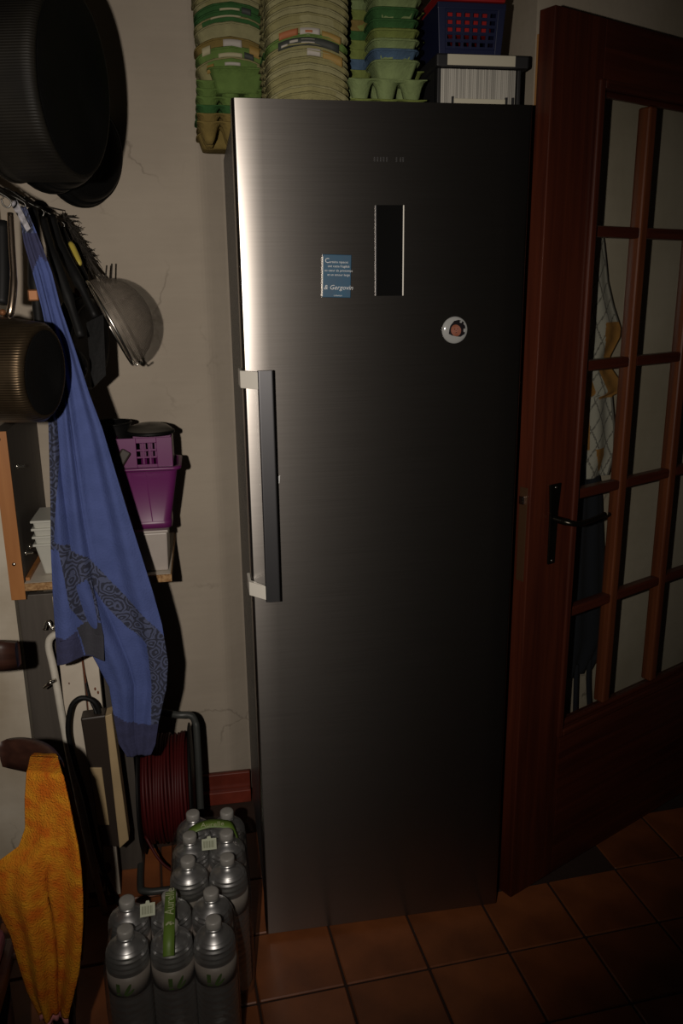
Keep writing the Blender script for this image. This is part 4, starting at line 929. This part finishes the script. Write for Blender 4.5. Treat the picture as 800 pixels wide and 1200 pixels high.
def sfn(u, v):
    z = zt_+(zb_-zt_)*v; a = interp(lzs, -z); b = interp(rzs, -z); x = a+(b-a)*u
    wd = b-a; k = min(1, max(.25, v*2.2))
    k2 = k*(1-.75*max(0, v-.72)/.28); y = SCY+.011*k2*math.sin(6.28*(u*1.6+.15)+1.5*v)+.003*k2*math.sin(6.28*u*3.9+5*v)+.006*math.sin(7*v+2*u)*v*(1-.7*v)
    # the deep vertical crease
    cu = .34+.10*v; y += .020*math.exp(-((u-cu)/.035)**2)*min(1, v*3)*max(0, 1-v*.9)
    return (x, y-.02*(1-v), z)
def smf(u, v):
    z = zt_+(zb_-zt_)*v; a = interp(lzs, -z); b = interp(rzs, -z); x = a+(b-a)*u
    if inpoly(x, z, hem): return 2
    if inpoly(x, z, band): return 1
    if inpoly(x, z, edge): return 1
    if inpoly(x, z, up1): return 2
    return 0
scf = thing('scarf', 'long blue cotton scarf with dark paisley borders hanging from a hook', 'scarf', (-.30, SCY, 1.2))
obj('cloth', MB().grid(sfn, 110, 300, mfn=smf), SMATS, scf, solid=.0016)
fl = sc((-0.3738, 0.0200, 1.3125), (-0.3858, 0.0200, 1.1596), (-0.3983, 0.0200, 1.0174), (-0.4042, 0.0200, 0.9065), (-0.4066, 0.0200, 0.8302), (-0.4092, 0.0200, 0.7680))
fr_ = sc((-0.3563, 0.0200, 1.3119), (-0.3548, 0.0200, 1.1580), (-0.3382, 0.0200, 1.0136), (-0.3208, 0.0200, 0.9001), (-0.3118, 0.0200, 0.8223), (-0.3153, 0.0200, 0.7595))
flz = [(-z, x) for x, z in fl]; frz = [(-z, x) for x, z in fr_]; fzt, fzb = fl[0][1], fl[-1][1]
fband = sc((-0.4154, 0.0200, 1.0457), (-0.3593, 0.0200, 1.0222), (-0.3203, 0.0200, 0.9847), (-0.3141, 0.0200, 0.8574), (-0.3527, 0.0200, 0.8528), (-0.3730, 0.0200, 0.8946), (-0.3769, 0.0200, 0.9607), (-0.3817, 0.0200, 1.0164))
fedge = sc((-0.3793, 0.0200, 1.3210), (-0.3523, 0.0200, 1.3201), (-0.3712, 0.0200, 1.1588), (-0.3917, 0.0200, 1.0170), (-0.4099, 0.0200, 1.0182))
fhem = sc((-0.4368, 0.0200, 0.8366), (-0.3861, 0.0200, 0.8285), (-0.3642, 0.0200, 0.8402), (-0.3566, 0.0200, 0.7712), (-0.3041, 0.0200, 0.7665), (-0.3077, 0.0200, 0.7228), (-0.4471, 0.0200, 0.7360))
fdark = sc((-0.3637, 0.0200, 0.8460), (-0.3313, 0.0200, 0.8588), (-0.3012, 0.0200, 0.8447), (-0.3076, 0.0200, 0.7668), (-0.3531, 0.0200, 0.7709))
def ffn(u, v):
    z = fzt+(fzb-fzt)*v; a = interp(flz, -z); b = interp(frz, -z); x = a+(b-a)*u
    return (x, SCY-.034+.010*math.sin(6.28*u*1.2+1+v*2)+.030*u*(1-v)+.012*u, z+.010*math.sin(3.1*u)*(v > .9))
def fmf(u, v):
    z = fzt+(fzb-fzt)*v; a = interp(flz, -z); b = interp(frz, -z); x = a+(b-a)*u
    if inpoly(x, z, fhem): return 2
    if inpoly(x, z, fdark): return 3
    if inpoly(x, z, fband): return 1
    if inpoly(x, z, fedge): return 1
    return 0
obj('front_fold', MB().grid(ffn, 80, 200, mfn=fmf), SMATS, scf, solid=.0016)
M['scarf_tag'] = mat('pale_lace_loop', (.38, .37, .40), .9, var=.6, vscale=120)
obj('hanging_loop', MB().grid(lambda u, v: tuple(Vector((-0.4001, -0.0050, 1.6731)).lerp(Vector((-0.3766, -0.0100, 1.6232)), v)+Vector((.012*(u-.2)*(1-.4*v), -.004, .006*u))), 4, 12), 'scarf_tag', scf, solid=.0012)

# ================================================================== chairs and towel
def chair(label, ra, rb, post_in, rail_h, seat, flip=False):
    ra = Vector(ra); rb = Vector(rb); d = (rb-ra); d.z = 0; wd = d.length; d.normalize()
    out = Vector((-d.y, d.x, 0))           # towards the back
    if flip: out = -out
    t = thing('wooden_chair', label, 'chair', (ra.x, ra.y, 0), 'wooden chairs at the left edge')
    mid = (ra+rb)/2
    def P(s, n, z): q = ra+d*(s*wd)+out*n; return (q.x, q.y, z)
    zt = ra.z; mb = MB(); n = 14; rows = []
    prof = [(-.009, -.5), (-.011, -.2), (-.011, .30), (-.006, .5), (.006, .5), (.011, .30), (.011, -.2), (.009, -.5)]
    vs = []; fs = []
    for i in range(n+1):
        s = i/n; bow = .018*(1-(2*s-1)**2); hh = rail_h*(.80+.20*(1-(2*s-1)**4)); zz = zt-rail_h/2+(rb.z-ra.z)*s
        for (yy, z) in prof: vs.append(P(s, bow+yy, zz+z*hh))
    m = len(prof)
    for i in range(n):
        for k in range(m): fs.append((i*m+k, i*m+(k+1) % m, (i+1)*m+(k+1) % m, (i+1)*m+k))
    fs.append(tuple(range(m))); fs.append(tuple(reversed(range(n*m, (n+1)*m))))
    obj('top_rail', mb.add(vs, fs, True), 'chair_wood', t, bevel=0)
    for s in post_in:
        obj('leg', MB().tube(spline([P(s, -.005, .001), P(s, -.030, .25), P(s, -.035, .44), P(s, -.018, .66), P(s, .004, zt-.045)], 5), [.011]*6+[.015]*9+[.012]*6, 10), 'chair_wood', t)
    x0, x1, y0, y1 = seat
    for x in (x0+.03, x1-.03):
        for y in (y0+.03, y1-.03): obj('leg', MB().tube([(x, y, .001), (x, y, .425)], [.011, .016], 10), 'chair_wood', t)
    obj('seat', B((x0, y0, .42), (x1, y1, .445)), 'chair_wood', t, bevel=.006)
    obj('cushion', B((x0+.015, y0+.015, .4455), (x1-.012, y1-.015, .485)), 'cushion', t, bevel=.014, seg=3)
    for s in post_in:
        q = P(s, -.034, .435); obj('side_rail', MB().tube([q, (min(max(q[0], x0+.03), x1-.03), min(max(q[1], y0+.03), y1-.03), .432)], .010, 8), 'chair_wood', t)
    a, b = min(post_in), max(post_in)
    obj('stretcher', MB().tube([P(a, -.022, .20), P(b, -.022, .20)], .008, 8), 'chair_wood', t)
    obj('back_rail', MB().hexa([P(a, -.036, .60), P(b, -.036, .60), P(b, -.018, .60), P(a, -.018, .60)], [P(a, -.026, .645), P(b, -.026, .645), P(b, -.010, .645), P(a, -.010, .645)]), 'chair_wood', t, bevel=.003)
    return t, P
ch1, P1 = chair('dark wooden chair with the orange towel over its top rail', (-0.4577, -0.2900, 0.7672), (-0.3479, -0.4050, 0.7844), (.74, .94), .060, (-.86, -.448, -.76, -.40))
ch2, P2 = chair('dark wooden chair cut off by the left edge, only a rail end showing', (-0.7751, -0.1000, 0.9092), (-0.4477, -0.1600, 0.8954), (.04, .50), .060, (-1.05, -.66, -.06, .24), True)

tw = thing('bath_towel', 'orange terry towel draped over the end of the wooden chair back', 'towel', (-0.3667, -0.3700, 0.7457))
def tv(p): return Vector(p)
# rows from the crest over the rail down to the hem: (left, right) edges, y is depth
rowsF = [((-0.3934, -0.3850, 0.7790), (-0.3445, -0.4150, 0.7901)), ((-0.3893, -0.4350, 0.7814), (-0.3285, -0.4700, 0.7888)), ((-0.3956, -0.4400, 0.7388), (-0.3229, -0.4750, 0.7456)), ((-0.4001, -0.4450, 0.6876), (-0.3191, -0.4800, 0.7099)), ((-0.4131, -0.4500, 0.6563), (-0.3140, -0.4850, 0.6736)), ((-0.4514, -0.4550, 0.6318), (-0.3124, -0.4850, 0.6337)), ((-0.4659, -0.4600, 0.5877), (-0.3141, -0.4850, 0.5854)),
         ((-0.4536, -0.4600, 0.5346), (-0.3186, -0.4850, 0.5366)), ((-0.4424, -0.4600, 0.4924), (-0.3257, -0.4850, 0.4873)), ((-0.4357, -0.4600, 0.4311), (-0.3343, -0.4850, 0.4374)), ((-0.4279, -0.4600, 0.3769), (-0.3485, -0.4850, 0.3876)), ((-0.4138, -0.4600, 0.3258), (-0.3604, -0.4850, 0.3491))]
def tfn(u, v):
    k = v*(len(rowsF)-1); i = min(int(k), len(rowsF)-2); f = k-i
    a = tv(rowsF[i][0]).lerp(tv(rowsF[i+1][0]), f); b = tv(rowsF[i][1]).lerp(tv(rowsF[i+1][1]), f)
    p = a.lerp(b, u); am = .008*min(1, max(0, (v-.22)*2.5))
    p.y += am*math.sin(6.28*u*1.55+.6+v*.9)+.4*am*math.sin(6.28*u*3.6+v*4)
    cu = .56+.08*v; p.y += .016*math.exp(-((u-cu)/.022)**2)*min(1, max(0, (v-.42)*4))
    p.z += .003*math.sin(17*u)*(v > .97)
    return tuple(p)
obj('front_drape', MB().grid(tfn, 60, 110), 'towel', tw, solid=.005)
rowsB = [((-0.3934, -0.3850, 0.7790), (-0.3445, -0.4150, 0.7901)), ((-0.3924, -0.3650, 0.7715), (-0.3509, -0.3950, 0.7834)), ((-0.3979, -0.3300, 0.7242), (-0.3496, -0.3500, 0.7228)), ((-0.4010, -0.3250, 0.6188), (-0.3376, -0.3400, 0.6211)), ((-0.4027, -0.3250, 0.5304), (-0.3330, -0.3300, 0.5243)), ((-0.4074, -0.3250, 0.4397), (-0.3411, -0.3300, 0.4336)), ((-0.4137, -0.3250, 0.3463), (-0.3591, -0.3300, 0.3185))]
def tbn(u, v):
    k = v*(len(rowsB)-1); i = min(int(k), len(rowsB)-2); f = k-i
    a = tv(rowsB[i][0]).lerp(tv(rowsB[i+1][0]), f); b = tv(rowsB[i][1]).lerp(tv(rowsB[i+1][1]), f)
    p = a.lerp(b, u); p.y += .006*math.sin(6.28*u*1.4+v*2)*v; return tuple(p)
obj('back_drape', MB().grid(tbn, 24, 60), 'towel', tw, solid=.005)
hm = MB().grid(lambda u, v: tuple(Vector(tfn(u, 1))+Vector((0, 0, -.013*v))), 40, 2); obj('hem', hm, 'pink', tw, solid=.004)['label'] = 'faded pink hem'

# ================================================================== packs of water bottles
BP = [(.006, .000), (.030, .000), (.0385, .004), (.041, .014), (.041, .030)]
z = .030
for k in range(11):
    BP += [(.0410, z+.004), (.0392, z+.008), (.0392, z+.011), (.0410, z+.015)]; z += .0165
zl0 = z+.002
BP += [(.0405, zl0), (.0405, zl0+.045), (.0412, zl0+.050)]
z = zl0+.052
for q in range(2):
    BP += [(.0415-.0006*q, z+.002), (.0416-.0006*q, z+.004), (.0388-.001*q, z+.007), (.0390-.001*q, z+.0085), (.0413-.0014*q, z+.011)]; z += .0110
BP += [(.0402, z+.002), (.0398, z+.004), (.0366, z+.0065), (.0364, z+.008), (.0370, z+.0105), (.0360, z+.012), (.0322, z+.0145), (.0315, z+.016), (.0300, z+.018), (.0205, z+.024), (.0150, z+.028), (.0135, z+.031)]
zn = z+.031
BP += [(.0165, zn+.001), (.0165, zn+.003), (.0132, zn+.004), (.0132, zn+.018), (.0, zn+.0185)]
BH = zn+.020
def make_bottle(label, group, loc):
    t = thing('water_bottle', label, 'bottle', loc, group)
    obj('bottle_body', MB().lathe(BP, 36), 'pet', t, local=True)
    cp = MB(); vs = []; n = 40
    rows = [(.0152, zn+.004), (.0158, zn+.006), (.0158, zn+.017), (.0145, zn+.0195), (.011, zn+.0205), (0, zn+.0205)]
    cp.lathe(rows, 40)
    obj('cap', cp, 'cap', t, local=True, solid=0)
    obj('cap_ring', MB().lathe([(.0158, zn+.0002), (.0158, zn+.0032), (.0140, zn+.0036)], 28), 'cap', t, local=True)
    lb = obj('label_sleeve', MB().shell([(.0414, zl0+.001), (.0414, zl0+.046)], 40), 'bottle_label', t, local=True, solid=.0003)
    mb = MB()
    def leaf(cx, cz, s, rot):
        poly = []
        for k in range(12):
            a = 2*math.pi*k/12; lx = s*.32*math.sin(a)*(1 if math.sin(a) > 0 else .6); lz = s*math.cos(a)
            x = cx+lx*math.cos(rot)-lz*math.sin(rot); zz = cz+lx*math.sin(rot)+lz*math.cos(rot); th = x/.0419-math.pi/2
            poly.append((.0420*math.cos(th), .0420*math.sin(th), zz))
        mb.add(poly, [tuple(range(12))])
    leaf(.0, zl0+.020, .014, -.5); leaf(.004, zl0+.012, .011, -.9)
    for (x0, z0, w_, h_) in ((-.022, zl0+.012, .008, .020), (-.022, zl0+.006, .010, .003)):
        pts = []
        for (x, zz) in ((x0, z0), (x0+w_, z0), (x0+w_, z0+h_), (x0, z0+h_)): th = x/.0419-math.pi/2; pts.append((.0420*math.cos(th), .0420*math.sin(th), zz))
        mb.add(pts, [(0, 1, 2, 3)])
    o = obj('label_print', mb, 'leaf_ink', t, local=True); o.parent = lb
    return t
front = [[(-.2840, -.292), (-.1990, -.293), (-.1165, -.298)], [(-.2868, -.212), (-.2025, -.213), (-.1195, -.218)]]
backp = [[(-.1672, -.110), (-.0835, -.118)], [(-.1640, -.028), (-.0822, -.034)], [(-.1570, .052), (-.0785, .044)]]
cw = ['left', 'middle', 'right']; proto = None
for r, row in enumerate(front):
    for k, (x, y) in enumerate(row):
        lab = f'clear water bottle, {cw[k]} of the {"front" if r == 0 else "back"} row in the nearer shrink wrapped pack'
        if proto is None: proto = make_bottle(lab, 'bottles in the nearer water pack', (x, y, .0005))
        else: dup(proto, (x, y, .0005), lab, random.uniform(-.5, .5))
rn = ['front', 'middle', 'back']
for r, row in enumerate(backp):
    for k, (x, y) in enumerate(row):
        o = dup(proto, (x, y, .0005), f'clear water bottle, {"left" if k == 0 else "right"} of the {rn[r]} row in the pack behind, beside the refrigerator', random.uniform(-.6, .6)); o['group'] = 'bottles in the further water pack'
def film(label, x0, x1, y0, y1, loc):
    t = thing('shrink_wrap', label, 'plastic wrap', loc)
    rings = []
    for (z, ins, r) in ((.001, .0, .04), (.08, -.001, .041), (.18, -.0015, .041), (.262, -.001, .041), (.284, .004, .040), (.302, .014, .034)):
        rings.append(basket_ring(x0+ins, x1-ins, y0+ins, y1-ins, z, r, 8))
    obj('film', loft(rings, MB()), 'film', t); return t
w1 = film('clear shrink wrap with green carry tape around the nearer six bottles', -.329, -.0735, -.342, -.168, (-.20, -.255, 0))
w2 = film('clear shrink wrap with green carry tape around the further six bottles', -.2085, -.0365, -.1625, .095, (-.123, -.03, 0))
def ribbon(pts, wv, m, parent, name, th=.0008):
    P = spline(pts, 8); wv = Vector(wv); n = len(P)-1
    def fn(u, v): k = min(int(v*n+.5), n); p = P[k]; return tuple(p+wv*(u-.5))
    return obj(name, MB().grid(fn, 2, n), m, parent, solid=th)
tz = BH+.004
tp1 = ribbon([(-.202, -.345, tz-.034), (-.201, -.330, tz-.014), (-.200, -.300, tz-.002), (-.200, -.25, tz), (-.200, -.205, tz-.004), (-.200, -.175, tz-.03), (-.200, -.160, tz-.07)], (.021, 0, 0), 'green_tape', w1, 'carry_tape')
def flat_T(o, ux, uy):
    ux = Vector(ux).normalized(); uy = Vector(uy).normalized(); n = ux.cross(uy)
    return Matrix(((ux.x, uy.x, n.x, o[0]), (ux.y, uy.y, n.y, o[1]), (ux.z, uy.z, n.z, o[2]), (0, 0, 0, 1)))
M['tape_ink'] = mat('pale_green_ink', (.42, .46, .26), .5)
text_mesh('Aurelle', .025, 'lettering', 'tape_ink', w1, flat_T((-.200, -.240, tz+.0012), (0, 1, .02), (-1, 0, 0)), .0002)
lf = MB()
for (a, s, ox) in ((.55, .011, -.003), (-.05, .010, .003), (-.6, .008, .0065)):
    poly = [(-.200+ox+s*.30*math.sin(q)*math.cos(a)-s*math.cos(q)*math.sin(-a)*.5, -.300+s*.55*math.cos(q)*math.cos(a), tz+.0008-.10*max(0, 0)) for q in [k*math.pi/6 for k in range(12)]]
    lf.add(poly, [tuple(range(12))])
obj('leaf_mark', lf, 'tape_ink', w1)
tp2 = ribbon([(-.178, -.035, tz-.055), (-.172, -.020, tz-.02), (-.155, -.005, tz-.009), (-.12, .002, tz-.004), (-.085, .002, tz-.009), (-.066, -.0, tz-.018), (-.055, -.005, tz-.05)], (0, .022, .006), 'green_tape', w2, 'carry_tape')
text_mesh('Aurelle', .018, 'lettering', 'tape_ink', w2, flat_T((-.112, -.004, tz-.0025), (1, 0, -.03), (0, 1, .25)), .0002)
def tagcard(parent, o, ux, uy, w_, h_):
    T = flat_T(o, ux, uy)
    obj('price_tag', MB().add([(-w_/2, -h_/2, 0), (w_/2, -h_/2, 0), (w_/2, h_/2, 0), (w_*.15, h_/2, 0), (w_*.10, h_/2+.005, 0), (-w_*.10, h_/2+.005, 0), (-w_*.15, h_/2, 0), (-w_/2, h_/2, 0)], [tuple(range(8))], False, T), 'tag_paper', parent, solid=.0006)
    mb = MB()
    for k in range(12):
        x = -w_*.38+w_*.76*k/12; mb.add([(x, -h_*.32, .0008), (x+w_*(.02+.025*(k % 3 == 0)), -h_*.32, .0008), (x+w_*(.02+.025*(k % 3 == 0)), h_*.30, .0008), (x, h_*.30, .0008)], [(0, 1, 2, 3)], False, T)
    obj('barcode', mb, 'tag_ink', parent)
tagcard(w1, (-.2445, -.243, tz-.010), (1, .05, .02), (0, .75, .66), .029, .024)
tagcard(w2, (-.121, -.060, tz-.012), (1, 0, .0), (0, .75, .66), .032, .024)
